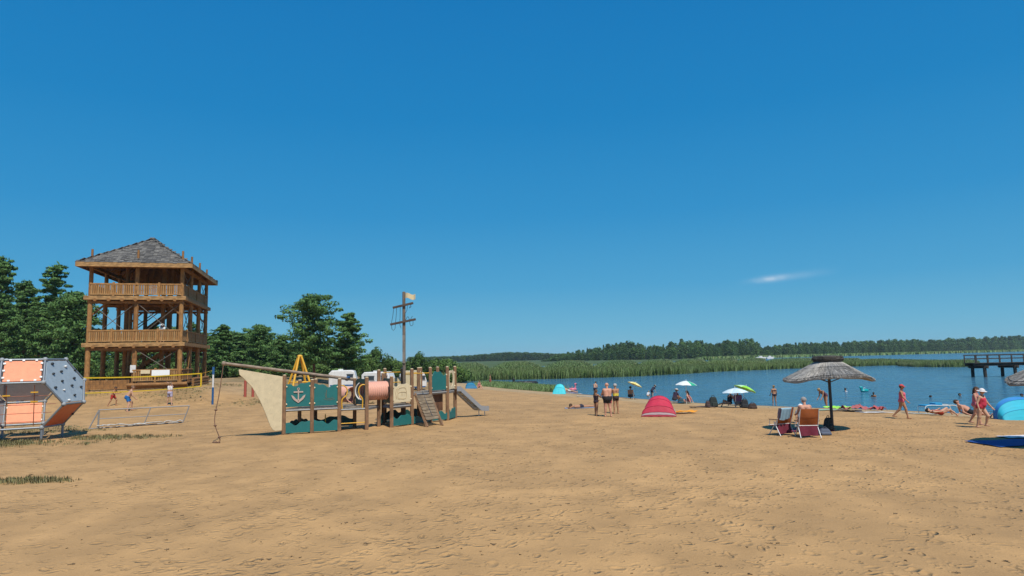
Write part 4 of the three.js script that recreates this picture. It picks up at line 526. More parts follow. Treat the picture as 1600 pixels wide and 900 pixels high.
// ---------------------------------------------------------------- camper vans
for (const [px, py, w, tn, label] of [[537, 578.5, 6.2, .15, 'white caravan with one square window above the ship\'s bow deck'], [592, 581, 6.8, -.1, 'white camper van with long window behind the crawl tunnel'], [645, 581, 6.0, .2, 'white caravan half hidden behind the ship\'s mast']]) {
  const q = atZ(px, py, -72), y = groundY(q.x, q.z) - .12, h = q.y - y, t = thing('caravan', label, 'caravan', [q.x, y, q.z], tn), wh = paint([.78, .78, .77], .35), W2 = w * .46;
  const o = []; const body = [[-W2 / 2, .45], [W2 / 2, .45], [W2 / 2, h * .55], [W2 / 2 - .25, h - .1], [W2 / 2 - .6, h], [-W2 / 2 + .3, h], [-W2 / 2, h - .3]]; part('body', plate(body, 2.2, .08), wh, t);
  const gl = new THREE.MeshStandardMaterial({ color: lin(.03, .05, .07), roughness: .08 }); for (const [x, ww] of px < 560 ? [[.75, .8]] : [[-.7, 1.3], [.9, .8]]) { const f = part('window', box(ww * .8, .42, .04, x, h - .62, 1.11, 0, 0, 0, .01), gl, t); part('window_frame', [box(ww * .8 + .1, .05, .05, x, h - .39, 1.12), box(ww * .8 + .1, .05, .05, x, h - .85, 1.12)], M.grey, f); }
  part('door', box(.6, 1.7, .03, -W2 / 2 + .7, h - 1.35, 1.11), paint([.7, .7, .69]), t); part('stripe', box(W2 - .3, .12, .02, 0, h - 1.55, 1.115), M.blue, t); part('roof_vent', box(.5, .14, .5, -.3, h + .06, 0, 0, 0, 0, .03), wh, t);
  for (const x of [-.5, .5]) { const wl = part('wheel', clean(new THREE.CylinderGeometry(.33, .33, .2, 18)).rotateX(Math.PI / 2).translate(x, .33, .95), M.black, t); part('rim', clean(new THREE.CylinderGeometry(.19, .19, .22, 14)).rotateX(Math.PI / 2).translate(x, .33, .96), M.steel, wl); }
}
// ---------------------------------------------------------------- people: one continuous skin per body from a smooth union of tapered bones
function surfaceNet(f, lo, hi, cell) {
  const n = [0, 1, 2].map((k) => Math.ceil((hi[k] - lo[k]) / cell) + 1), [nx, ny, nz] = n, D = new Float32Array(nx * ny * nz), id = new Int32Array(nx * ny * nz).fill(-1), P = [], I = [];
  for (let k = 0, c = 0; k < nz; k++) for (let j = 0; j < ny; j++) for (let i = 0; i < nx; i++, c++) D[c] = f(lo[0] + i * cell, lo[1] + j * cell, lo[2] + k * cell);
  const at_ = (i, j, k) => (k * ny + j) * nx + i;
  for (let k = 0; k < nz - 1; k++) for (let j = 0; j < ny - 1; j++) for (let i = 0; i < nx - 1; i++) {
    let m = 0, s = [0, 0, 0], q = 0; const v = []; for (let c = 0; c < 8; c++) { const d = D[at_(i + (c & 1), j + (c >> 1 & 1), k + (c >> 2))]; v.push(d); if (d < 0) m |= 1 << c; } if (m === 0 || m === 255) continue;
    for (let a = 0; a < 8; a++) for (let b = 0; b < 3; b++) { const e = a | (1 << b); if (e === a || (v[a] < 0) === (v[e] < 0)) continue; const t = v[a] / (v[a] - v[e]); const pa = [a & 1, a >> 1 & 1, a >> 2]; pa[b] += t; s[0] += pa[0]; s[1] += pa[1]; s[2] += pa[2]; q++; }
    id[at_(i, j, k)] = P.length / 3; P.push(lo[0] + (i + s[0] / q) * cell, lo[1] + (j + s[1] / q) * cell, lo[2] + (k + s[2] / q) * cell);
  }
  for (let k = 1; k < nz - 1; k++) for (let j = 1; j < ny - 1; j++) for (let i = 1; i < nx - 1; i++) { const d0 = D[at_(i, j, k)] < 0; for (let a = 0; a < 3; a++) { const e = [i, j, k]; e[a]++; const d1 = D[at_(...e)] < 0; if (d0 === d1) continue; const b = (a + 1) % 3, c = (a + 2) % 3, g = (x, y) => { const p = [i, j, k]; p[b] -= x; p[c] -= y; return id[at_(...p)]; }; const q = [g(0, 0), g(1, 0), g(1, 1), g(0, 1)]; if (q.some((w) => w < 0)) continue; if (d0) I.push(q[0], q[1], q[2], q[0], q[2], q[3]); else I.push(q[0], q[2], q[1], q[0], q[3], q[2]); } }
  return { P, I };
}
const EU = (x, y, z, o = 'YXZ') => new THREE.Quaternion().setFromEuler(new THREE.Euler(x, y, z, o));
const skins = { tan: [.46, .235, .135], fair: [.60, .35, .235], pink: [.62, .32, .22], brown: [.33, .165, .095] };
const skinMat = {}; for (const k in skins) skinMat[k] = new THREE.MeshPhysicalMaterial({ color: lin(...skins[k]), map: mottle, roughness: .55, specularIntensity: .5 });
const clothMats = new Map(); const fab = (c) => { const k = c.join(); if (!clothMats.has(k)) clothMats.set(k, cloth(c)); return clothMats.get(k); };
// s: height, fat, skin, hair, hairCol, pose angles in degrees, wear: list of [name, colour, test]
function person(label, pos, yaw, s, group) {
  const h = (s.h ?? 1.75) / 1.75, fat = s.fat ?? 1, ps = s.pose ?? {}, dg = Math.PI / 180, bones = [];
  const body = EU((ps.tip ?? 0) * dg, 0, (ps.roll ?? 0) * dg), qt = body.clone().multiply(EU((ps.lean ?? 0) * dg, (ps.twist ?? 0) * dg, (ps.side ?? 0) * dg)), rot = (q, x, y, z) => V(x, y, z).applyQuaternion(q);
  const bone = (nm, a, b, ra, rb, sd = 0) => bones.push({ nm, a, b, ra, rb, sd });
  const pel = V(0, 0, 0), T = (x, y, z) => rot(qt, x, y, z), neck = T(0, .50, 0), qh = qt.clone().multiply(EU((ps.nod ?? 0) * dg, (ps.look ?? 0) * dg, 0)), hd = (x, y, z) => rot(qh, x, y, z).add(T(0, .52, .0)), hc = hd(0, .155, .02);
  bone('pelvis', rot(body, -.075, .02, 0), rot(body, .075, .02, 0), .105 * fat, .105 * fat);
  for (const sd of [-1, 1]) { bone('torso', rot(body, sd * .06, .04, 0), T(sd * .105, .36, .0), .088 * fat, .092 * (fat * .5 + .5), sd); bone('chest', T(sd * .02, .40, 0), T(sd * .145, .435, -.005), .078, .062, sd); if (s.bust) bone('torso', T(sd * .075, .33, .085), T(sd * .075, .31, .09), .07, .065, sd); }
  if (fat > 1.05) bone('torso', T(0, .12, .05 * fat), T(0, .26, .05 * fat), .11 * fat, .09 * fat);
  bone('pelvis', rot(body, -.06, -.02, -.05), rot(body, .06, -.02, -.05), .085 * fat, .085 * fat);
  bone('neck', T(0, .43, -.005), hd(0, .07, .0), .056, .05); bone('head', hd(0, .165, .0), hd(0, .15, .028), .092, .082); bone('head', hd(0, .10, .045), hd(0, .075, .055), .052, .042); bone('head', hd(0, .155, .10), hd(0, .125, .122), .012, .017); for (const sd of [-1, 1]) bone('head', hd(sd * .088, .155, .005), hd(sd * .095, .125, .0), .018, .014);
  const hands = [], feet = [];
  for (const sd of [1, -1]) {
    const A = ps[sd > 0 ? 'armL' : 'armR'] ?? [5, 8, 12, 0], qa = qt.clone().multiply(EU(0, 0, sd * (A[1] ?? 8) * dg, 'ZXY')).multiply(EU(-(A[0] ?? 0) * dg, 0, 0)), S0 = T(sd * .185, .43, 0), E0 = S0.clone().add(rot(qa, 0, -.285, 0)), qf = qa.clone().multiply(EU(0, -sd * (A[3] ?? 0) * dg, 0)).multiply(EU(-(A[2] ?? 0) * dg, 0, 0)), W0 = E0.clone().add(rot(qf, 0, -.25, 0)), af = fat * .4 + .6;
    bone('uarm', S0, E0, .050 * af, .038 * af, sd); bone('farm', E0, W0, .038 * af, .025, sd); hands.push([W0, qf, sd]);
    const Lg = ps[sd > 0 ? 'legL' : 'legR'] ?? [2, 3, 4], ql = body.clone().multiply(EU(0, 0, sd * (Lg[1] ?? 3) * dg, 'ZXY')).multiply(EU(-(Lg[0] ?? 0) * dg, 0, 0)), H0 = rot(body, sd * .088, -.03, 0), K0 = H0.clone().add(rot(ql, 0, -.42, 0)), qs = ql.clone().multiply(EU((Lg[2] ?? 4) * dg, 0, 0)), A0 = K0.clone().add(rot(qs, 0, -.40, 0)), lf = fat * .55 + .45;
    bone('thigh', H0, K0, .090 * lf, .056 * lf, sd); bone('shank', K0, A0, .052 * lf, .034, sd); bone('shank', K0.clone().lerp(A0, .15).add(rot(qs, 0, 0, -.022)), K0.clone().lerp(A0, .5).add(rot(qs, 0, 0, -.018)), .046 * lf, .034 * lf, sd);
    const qo = qs.clone().multiply(EU((Lg[3] ?? -(Lg[2] ?? 4) + (Lg[0] ?? 0)) * dg, 0, 0)); bone('foot', A0.clone().add(rot(qo, 0, -.035, -.035)), A0.clone().add(rot(qo, 0, -.05, .15)), .036, .024, sd); feet.push(A0);
  }
  const fs = bones.map((b) => { const d = b.b.clone().sub(b.a); return { ...b, dx: d.x, dy: d.y, dz: d.z, l2: d.lengthSq() || 1e-9 }; });
  const dB = (b, x, y, z) => { const px = x - b.a.x, py = y - b.a.y, pz = z - b.a.z, t = clamp((px * b.dx + py * b.dy + pz * b.dz) / b.l2), ex = px - t * b.dx, ey = py - t * b.dy, ez = pz - t * b.dz; return [Math.sqrt(ex * ex + ey * ey + ez * ez) - mix(b.ra, b.rb, t), t]; };
  const f = (x, y, z) => { let d = 1; for (const b of fs) { const e = dB(b, x, y, z)[0]; const k = .028, hh = Math.max(k - Math.abs(d - e), 0) / k; d = Math.min(d, e) - hh * hh * k * .25; } return d; };
  const lo = [1e9, 1e9, 1e9], hi = [-1e9, -1e9, -1e9]; for (const b of bones) for (const p of [b.a, b.b]) ['x', 'y', 'z'].forEach((c, k) => { lo[k] = Math.min(lo[k], p[c] - b.ra - .06); hi[k] = Math.max(hi[k], p[c] + b.ra + .06); });
  const { P, I } = surfaceNet(f, lo, hi, .0185), cnt = P.length / 3, Nn = new Float32Array(cnt * 3), tags = [];
  for (let i = 0; i < cnt; i++) { const x = P[3 * i], y = P[3 * i + 1], z = P[3 * i + 2], e = .006; const g = V(f(x + e, y, z) - f(x - e, y, z), f(x, y + e, z) - f(x, y - e, z), f(x, y, z + e) - f(x, y, z - e)).normalize(); Nn.set([g.x, g.y, g.z], 3 * i); let bd = 9, bb, bt; for (const b of fs) { const [d, t] = dB(b, x, y, z); if (d < bd) { bd = d; bb = b; bt = t; } } const lt = V(x, y, z).applyQuaternion(qt.clone().invert()), lh = V(x, y, z).sub(T(0, .52, 0)).applyQuaternion(qh.clone().invert()); tags.push({ nm: bb.nm, t: bt, sd: bb.sd, ty: lt.y, tz: lt.z, tx: lt.x, hy: lh.y, hz: lh.z }); }
  const geo = (keep, off) => { const p = [], n = [], uv = []; for (let k = 0; k < I.length; k += 3) { const q = [I[k], I[k + 1], I[k + 2]]; if (keep && !q.every((i) => keep(tags[i]))) continue; for (const i of q) { p.push(P[3 * i] + Nn[3 * i] * off, P[3 * i + 1] + Nn[3 * i + 1] * off, P[3 * i + 2] + Nn[3 * i + 2] * off); n.push(Nn[3 * i], Nn[3 * i + 1], Nn[3 * i + 2]); uv.push(P[3 * i] * 2, P[3 * i + 1] * 2); } } const g = new THREE.BufferGeometry(); g.setAttribute('position', new THREE.Float32BufferAttribute(p, 3)); g.setAttribute('normal', new THREE.Float32BufferAttribute(n, 3)); g.setAttribute('uv', new THREE.Float32BufferAttribute(uv, 2)); return g; };
  const hg = []; for (const [w, q, sd] of hands) { const L = (x, y, z) => w.clone().add(rot(q, x, y, z)); hg.push(rod(L(0, .01, 0), L(0, -.05, .0), .026, .034, 7), rod(L(0, -.04, 0), L(0, -.095, .004), .035, .034, 7)); [[-.027, .062], [-.009, .074], [.009, .069], [.026, .054]].forEach(([x, l]) => { hg.push(rod(L(x, -.085, .004), L(x * 1.1, -.085 - l * .55, .012), .0095, .009, 5), rod(L(x * 1.1, -.085 - l * .55, .012), L(x * 1.1, -.085 - l, .032), .009, .0075, 5)); }); hg.push(rod(L(-sd * .026, -.035, .008), L(-sd * .052, -.065, .022), .012, .0105, 5), rod(L(-sd * .052, -.065, .022), L(-sd * .058, -.095, .034), .0105, .008, 5)); }
  let low = 1e9; for (let i = 1; i < P.length; i += 3) low = Math.min(low, P[i]);
  const o = thing('person', label, 'person', [pos.x, pos.y - low * h - (s.sink ?? 0) - .008, pos.z], yaw, group); o.scale.setScalar(h);
  part('body', [geo(null, 0), ...hg], skinMat[s.skin ?? 'tan'], o);
  const hair = s.hair ?? 'short'; if (hair !== 'none') { const g = [geo((t) => t.nm === 'head' && (t.hy > .185 - Math.max(0, t.hz) * .3 || (t.hz < -.005 && t.hy > (hair === 'long' ? .02 : .07))), .016)]; if (hair === 'long') g.push(rod(hd(0, .15, -.075), hd(0, -.06, -.10), .06, .045, 8), ball(.045, 0, 0, 0).translate(...hd(0, -.06, -.10).toArray())); if (hair === 'bun') g.push(ball(.05, ...hd(0, .22, -.09).toArray())); part('hair', g, fab(s.hairCol ?? [.05, .03, .02]), o); }
  part('eyes', [-1, 1].map((k) => ball(.011, ...hd(k * .034, .158, .098).toArray(), 1, 1, 1, 6, 5)), M.black, o);
  for (const [nm, c, test, off] of s.wear ?? []) part(nm, geo(test, off ?? .012), fab(c), o);
  if (s.cap) { const g = [geo((t) => t.nm === 'head' && t.hy > .175, .03)], vis = sheet(8, 3, (u, v) => hd(Math.sin((u - .5) * 2.4) * (.1 + .09 * v), .185 - .02 * v, Math.cos((u - .5) * 2.4) * (.1 + .09 * v)), .008); part('cap', [...g, vis], fab(s.cap), o); }
  if (s.brim) part('sun_hat', [geo((t) => t.nm === 'head' && t.hy > .17, .03), sheet(20, 2, (u, v) => hd(Math.cos(u * 6.283) * (.1 + .10 * v), .185 - .025 * v, Math.sin(u * 6.283) * (.1 + .10 * v)), .008)], fab(s.brim), o);
  o.userData.grip = hands.map(([w, q]) => w.clone().add(rot(q, 0, -.09, .03)).multiplyScalar(h)); return o;
}
const WEAR = {
  trunks: (c, l = .5) => ['swim_trunks', c, (t) => (t.nm === 'pelvis' || (t.nm === 'torso' && t.ty < .07)) || (t.nm === 'thigh' && t.t < l), .018],
  suit: (c) => ['swimsuit', c, (t) => t.nm === 'pelvis' || (t.nm === 'torso' && t.ty < .40) || (t.nm === 'chest' && (t.ty < .36 || Math.abs(Math.abs(t.tx) - .09) < .032)) || (t.nm === 'thigh' && t.t < .08), .010],
  bikini: (c) => ['bikini', c, (t) => (t.nm === 'pelvis' && t.ty < .07) || (t.nm === 'thigh' && t.t < .06) || ((t.nm === 'torso' || t.nm === 'chest') && t.ty > .28 && t.ty < .375), .010],
  shirt: (c) => ['shirt', c, (t) => (t.nm === 'torso' && t.ty > -.02) || t.nm === 'chest' || (t.nm === 'uarm' && t.t < .6), .02],
};
const grey = [.42, .40, .38], dark = [.02, .015, .012], brownH = [.08, .045, .025], blonde = [.36, .24, .11];
const W = WEAR, play = 'beach volleyball players in front of the tower';
const wade = (px, py) => at(px, py, WATER);
person('barefoot boy in red shorts lunging in front of the volleyball net', on(176, 634), 1.5, { h: 1.5, skin: 'tan', wear: [W.trunks([.45, .03, .02], .6)], pose: { lean: 18, armL: [60, 10, 60, 20], armR: [50, 10, 70, 20], legL: [38, 4, 50], legR: [-14, 8, 16] } }, play);
person('bare-chested man in blue shorts crouching on the volleyball court', on(198, 643), 2.2, { h: 1.92, fat: 1.08, skin: 'fair', hairCol: [.2, .12, .07], wear: [W.trunks([.01, .14, .42], .62)], pose: { lean: 28, nod: -14, armL: [48, 6, 18, 0], armR: [40, 12, 30, 10], legL: [42, 6, 42], legR: [12, 12, 26] } }, play);
person('person in lavender shorts with hands raised behind the net', on(265, 633), 3.0, { h: 1.72, skin: 'fair', hairCol: [.25, .16, .09], wear: [['crop_top', [.75, .73, .72], (t) => (t.nm === 'torso' || t.nm === 'chest') && t.ty > .22, .012], W.trunks([.42, .38, .52], .62)], pose: { lean: 4, armL: [150, 30, 95, 40], armR: [160, 45, 40, 30], legL: [4, 9, 6], legR: [-4, 9, 4] } }, play);
person('small child in red and blue shirt by the yellow climbing pyramid', (() => { const p = atZ(455, 600, -48); return drop(p); })(), .4, { h: 1.45, skin: 'fair', wear: [W.shirt([.45, .05, .05]), W.trunks([.03, .06, .25])], pose: { armL: [30, 10, 30], armR: [20, 15, 40] } });
{ const q = V(1.9, 5.0 - groundY(-33.16, -62) + groundY(-33.16, -62), 5.35).applyAxisAngle(UPV, .27); person('visitor in white shirt and hat leaning at the tower\'s lower balcony', V(-33.16 + q.x, 5.0, -62 + q.z), .27, { h: 1.7, skin: 'fair', brim: [.8, .8, .78], wear: [W.shirt([.75, .75, .73]), W.trunks([.1, .12, .16], .8)], pose: { lean: 14, armL: [45, 5, 50, 20], armR: [45, 5, 50, 20] } }); }
// the trio and the sunbather
person('girl in dark swimsuit standing beside the man with black trunks', on(932, 649.5), 2.2, { h: 1.42, skin: 'tan', hair: 'long', hairCol: [.12, .06, .03], wear: [W.suit([.035, .02, .03])], pose: { nod: 10, armL: [25, 6, 40, 10], armR: [55, 4, 50, 20], legL: [3, 2, 4], legR: [-3, 3, 6] } });
const bigMan = person('heavy bare-backed man in black trunks with red side stripe', on(950, 651), 3.25, { h: 1.8, fat: 1.55, skin: 'pink', hair: 'none', wear: [['swim_trunks', [.014, .013, .016], (t) => (t.nm === 'pelvis' || (t.nm === 'torso' && t.ty < .09)) || (t.nm === 'thigh' && t.t < .5), .016], ['side_stripe', [.50, .05, .08], (t) => t.sd < 0 && t.tx < -.14 && ((t.nm === 'pelvis' || (t.nm === 'torso' && t.ty < .08)) || (t.nm === 'thigh' && t.t < .49)), .021]], pose: { nod: 14, armL: [30, 14, 60, 10], armR: [55, 24, 60, 30], legL: [2, 3, 4], legR: [-3, 4, 6] } });
person('grey-haired woman with yellow cloth half hidden behind the heavy man', on(963, 646.5), 3.6, { h: 1.68, skin: 'tan', hairCol: grey, wear: [['swim_trunks', [.04, .02, .02], (t) => t.nm === 'pelvis' || (t.nm === 'thigh' && t.t < .35), .014], ['yellow_wrap', [.75, .6, .08], (t) => t.nm === 'torso' && t.ty < .24, .022]], pose: { nod: 12, armL: [35, 8, 50, 10], armR: [30, 10, 40, 10] } });
{ const p = on(942, 636), b = thing('beach_ball', 'blue and grey beach ball held between the girl and the heavy man', 'ball', [p.x, 0, p.z]); const c = at(942, 619, 0); const q = atZ(942, 618.8, on(942, 650).z); b.position.copy(q); for (let k = 0; k < 6; k++) part('panel', clean(new THREE.SphereGeometry(.13, 6, 12, k * 1.0472, 1.0472)).rotateX(.5), k % 2 ? paint([.04, .13, .34], .3) : paint([.40, .42, .45], .3), b); }
person('sunbather lying face down on the sand with arms folded', on(908, 637.5), -1.45, { h: 1.72, skin: 'tan', hairCol: brownH, wear: [W.trunks([.03, .03, .05], .3)], pose: { tip: 90, nod: -35, armL: [174, 48, 0, 0], armR: [174, 48, 0, 0], legL: [0, 3, 0, 55], legR: [0, 4, 0, 55] } });
{ const p = on(908, 637.5); tag(part('beach_towel', sheet(14, 8, (u, v) => { const x = p.x - 1.0 + u * 1.9, z = p.z - .38 + v * .75; return V(x, groundY(x, z) + .014 + .006 * Math.sin(u * 9 + v * 4), z); }, .01), cloth([.28, .34, .45]), scene), 'blue-grey towel under the face-down sunbather', 'towel'); }
// bathers along the water's edge
person('dark-haired boy standing in the shallows behind the girl in dark swimsuit', wade(930, 615.5), 2.6, { h: 1.55, sink: .28, skin: 'fair', hairCol: dark, wear: [W.trunks([.02, .025, .06])], pose: { lean: 14, nod: 25, armL: [30, 8, 60, 30], armR: [20, 8, 60, 30] } });
{ const p = wade(894, 609.5), t = thing('inflatable_ring', 'pink flamingo swim ring floating beyond the cyan beach tent', 'swim ring', [p.x, WATER, p.z], .6), sc = t.scale.setScalar(.66), pk = paint([.75, .20, .26], .3); part('ring', clean(new THREE.TorusGeometry(.55, .22, 10, 24)).rotateX(Math.PI / 2).translate(0, .12, 0), pk, t); part('neck', tube([V(.55, .2, 0), V(.75, .6, 0), V(.6, .95, 0), V(.75, 1.05, 0), V(.9, .95, 0)], .1, 20, 8), pk, t); part('beak', ball(.09, .93, .88, 0, 1, 1.4, .8), M.black, t); person('child sitting in the pink flamingo swim ring', V(p.x, WATER - .1, p.z), 1.2, { h: .95, skin: 'pink', hairCol: blonde, wear: [W.suit([.6, .2, .25])], pose: { legL: [90, 10, 5], legR: [90, 10, 5], armL: [40, 40, 20], armR: [40, 40, 20] } }); }
person('dark-haired person reclining beside the cyan beach tent', on(889, 614.5), 1.3, { h: 1.65, skin: 'fair', hairCol: dark, wear: [W.trunks([.6, .6, .58])], pose: { tip: -62, nod: 30, armL: [-30, 15, 30], armR: [-30, 15, 30], legL: [20, 4, 10, 0], legR: [30, 4, 20, 0] } });
person('person sitting under the yellow parasol with back to the beach', on(985, 623.5), 2.7, { h: 1.7, fat: 1.1, skin: 'tan', hairCol: dark, wear: [W.trunks([.03, .03, .04])], pose: { lean: 12, legL: [118, 14, 98], legR: [116, 16, 96], armL: [35, 8, 30], armR: [35, 8, 30] } });
person('toddler in white shirt crouching at the water\'s edge', wade(1012, 620.5), 2.4, { h: 1.0, sink: .03, skin: 'fair', hairCol: blonde, wear: [W.shirt([.72, .74, .76])], pose: { lean: 30, legL: [112, 10, 135], legR: [112, 10, 135], armL: [50, 5, 20], armR: [50, 5, 20] } });
person('child in dark shirt with pale hat bending over the shallows', wade(1019, 619), 2.0, { h: 1.35, sink: .2, skin: 'fair', brim: [.55, .5, .42], wear: [W.shirt([.03, .03, .06]), W.trunks([.03, .03, .06])], pose: { lean: 40, nod: 10, armL: [40, 5, 20], armR: [40, 5, 20] } });
person('person in dark top sitting in a huddle beside the green and white parasol', on(1054, 629), 2.0, { h: 1.7, skin: 'tan', brim: [.6, .55, .5], wear: [W.shirt([.05, .03, .06]), W.trunks([.04, .04, .05])], pose: { lean: 20, legL: [118, 10, 102], legR: [116, 14, 98], armL: [50, 5, 40, 20], armR: [50, 5, 40, 20] } });
person('dark-haired woman sitting under the green and white parasol pole', on(1077, 630), -2.2, { h: 1.68, skin: 'pink', hair: 'long', hairCol: dark, wear: [W.suit([.3, .08, .1])], pose: { lean: 12, legL: [93, 8, 4], legR: [104, 12, 40], armL: [-25, 10, 10], armR: [-20, 12, 10] } });
person('person with pale hat sitting under the flat light blue parasol', on(1140, 636), -1.2, { h: 1.7, skin: 'fair', brim: [.65, .66, .68], wear: [W.suit([.02, .02, .03])], pose: { lean: -12, legL: [92, 8, 4], legR: [116, 12, 96], armL: [-30, 14, 15], armR: [-30, 14, 15] } });
person('person in purple top sitting facing the lake under the blue parasol', on(1154, 637), 2.9, { h: 1.7, skin: 'tan', hairCol: brownH, wear: [W.shirt([.20, .10, .22]), W.trunks([.15, .16, .18])], pose: { lean: 16, legL: [118, 10, 98], legR: [116, 12, 98], armL: [50, 6, 40], armR: [45, 6, 40] } });
person('woman in dark bikini standing at the water\'s edge with back turned', wade(1210.5, 633), 3.3, { h: 1.42, sink: .02, skin: 'tan', hair: 'bun', hairCol: blonde, wear: [W.bikini([.03, .015, .03])], pose: { armL: [10, 10, 30, 10], armR: [8, 14, 20], legL: [3, 4, 4] } });
person('woman in patterned swimsuit bending forward by the water near the thatched parasol', on(1291, 638), -1.3, { h: 1.55, skin: 'tan', hairCol: blonde, wear: [W.suit([.13, .05, .09])], pose: { lean: 48, nod: 10, armL: [60, 6, 20], armR: [50, 6, 30], legL: [8, 5, 6], legR: [-8, 5, 10] } });
person('boy in orange shorts walking out of the lake', on(1366.5, 638), -.5, { h: 1.32, skin: 'brown', hairCol: dark, wear: [W.trunks([.75, .25, .06], .55)], pose: { lean: 8, nod: 14, armL: [20, 10, 60, 30], armR: [20, 8, 50, 30], legL: [18, 6, 14], legR: [-8, 6, 10] } });
person('woman in pink swimsuit and red cap walking along the beach', on(1411, 654), .9, { h: 1.62, fat: 1.12, bust: 1, skin: 'tan', hairCol: brownH, cap: [.58, .07, .07], wear: [W.suit([.72, .13, .20])], pose: { lean: 3, look: 20, armL: [-18, 12, 14], armR: [22, 12, 24], legL: [20, 3, 12], legR: [-14, 3, 30] } });
person('sunbather in red lying beside the blue low beach lounger', on(1470, 650), 1.57, { h: 1.66, skin: 'fair', hairCol: dark, wear: [W.suit([.45, .06, .03])], pose: { tip: -84, nod: 14, roll: 0, armL: [10, 16, 10], armR: [10, 16, 10], legL: [34, 6, 70, 0], legR: [26, 8, 60, 0] } });
person('person in black trunks propped on elbows behind the running woman', on(1514, 652), 1.3, { h: 1.75, fat: 1.15, skin: 'pink', hairCol: brownH, wear: [W.trunks([.015, .015, .02], .6)], pose: { tip: -52, nod: 20, armL: [-40, 14, 50], armR: [-40, 14, 50], legL: [28, 6, 6, 0], legR: [34, 8, 20, 0] } });
person('stout woman in red swimsuit and white visor hurrying across the sand', on(1535, 668), .55, { h: 1.6, fat: 1.34, bust: 1, skin: 'fair', hairCol: [.3, .14, .07], brim: [.78, .74, .74], wear: [W.suit([.56, .035, .07])], pose: { lean: 9, armL: [24, 20, 18], armR: [-6, 16, 34, 10], legL: [30, 4, 48], legR: [-4, 3, 12] } });
person('woman in pink walking close behind the woman in red swimsuit', on(1527, 663), .7, { h: 1.62, fat: 1.1, skin: 'pink', hair: 'long', hairCol: brownH, wear: [W.suit([.62, .16, .22])], pose: { lean: 6, armL: [-16, 10, 20], armR: [22, 16, 26], legL: [-12, 4, 22], legR: [16, 3, 8] } });
person('seated person in pink by the dark blue beach tent near the reeds', on(748, 608), .8, { h: 1.6, skin: 'pink', hairCol: brownH, wear: [W.suit([.6, .22, .25])], pose: { lean: 12, legL: [116, 10, 96], legR: [116, 10, 96] } });
person('distant bather standing where the reeds meet the sand', on(766, 604), 1.9, { h: 1.6, skin: 'tan', hairCol: brownH, wear: [W.trunks([.5, .12, .1])], pose: {} });
// swimmers: only what stands out of the lake
for (const [px, py, sink, yaw, label, x] of [[1147.5, 613, 1.25, .4, 'swimmer with white cap behind the light blue parasol', { cap: [.8, .8, .8] }], [1156.5, 608, 1.2, 1.1, 'dark-haired swimmer just above the green parasol', {}], [1321, 611.5, 1.3, 1.8, 'swimmer in white shirt beside the thatched parasol pole', { wear: [W.shirt([.75, .76, .78])] }], [1454, 620.5, 1.46, 2, 'swimmer\'s dark head low in the water past the woman in pink', {}], [1499.5, 618.5, 1.4, 1.0, 'swimmer with bare shoulders to one side of the woman in red', {}], [1597, 624, 1.2, .5, 'swimmer in dark red cut by the picture edge above the blue tent', { wear: [W.shirt([.2, .05, .07])] }]])
  person(label, wade(px, py), yaw, { h: 1.65, sink, skin: 'fair', hairCol: dark, pose: { armL: [40, 40, 30], armR: [40, 40, 30] }, ...x });

// ---------------------------------------------------------------- beach furniture and bags
function parasol(label, base, hgt, r, tilt, dir, cols, drop_ = .28) {
  const t = thing('beach_parasol', label, 'parasol', [base.x, base.y, base.z], dir); part('pole', rod(V(0, -.25, 0), V(0, hgt * .62, 0), .018, .018, 8), M.white, t); const q = EU(0, 0, tilt), k = V(0, hgt * .62, 0), L = (x, y, z) => V(x, y, z).applyQuaternion(q).add(k), up = hgt * .38; part('upper_pole', rod(k, L(0, up + .06, 0), .016, .014, 8), M.white, t);
  for (let g = 0; g < 8; g++) { const p = part('canopy_panel', sheet(8, 8, (u, v) => { const a = (g + u) / 8 * 6.283, rr = v * r * (1 - .035 * Math.sin(u * 3.14) * v), y = up - drop_ * Math.pow(v, 1.7) - (v > .98 ? 0 : 0) + .02 * Math.sin(u * 3.14) * v; return L(Math.cos(a) * rr, y, Math.sin(a) * rr); }, .006), cloth(cols[g % cols.length], .8), t); const a = g / 8 * 6.283; part('rib', rod(L(0, up - .03, 0), L(Math.cos(a) * r * .97, up - drop_ * .96 - .02, Math.sin(a) * r * .97), .006, .005, 5), M.steel, p); }
  part('finial', rod(L(0, up, 0), L(0, up + .1, 0), .02, .01, 7), M.white, t); return t;
}
parasol('tilted pale yellow parasol stuck by the water', on(990, 624), 1.36, .62, -.42, .1, [[.78, .66, .20], [.82, .74, .36]], .2);
parasol('green and white striped parasol upright at the water\'s edge', on(1073, 631), 1.55, .74, -.05, .25, [[.80, .84, .82], [.02, .42, .24], [.80, .84, .82], [.80, .84, .82]], .3);
parasol('flat light blue and white parasol over two sitters', on(1150, 637), 1.16, .78, .03, .2, [[.55, .72, .80], [.70, .80, .84]], .26);
parasol('bright green tilted parasol behind the light blue one', on(1163, 634.5), 1.32, .72, -.38, .1, [[.30, .72, .06], [.36, .78, .10], [.30, .72, .06], [.5, .8, .45]], .22);
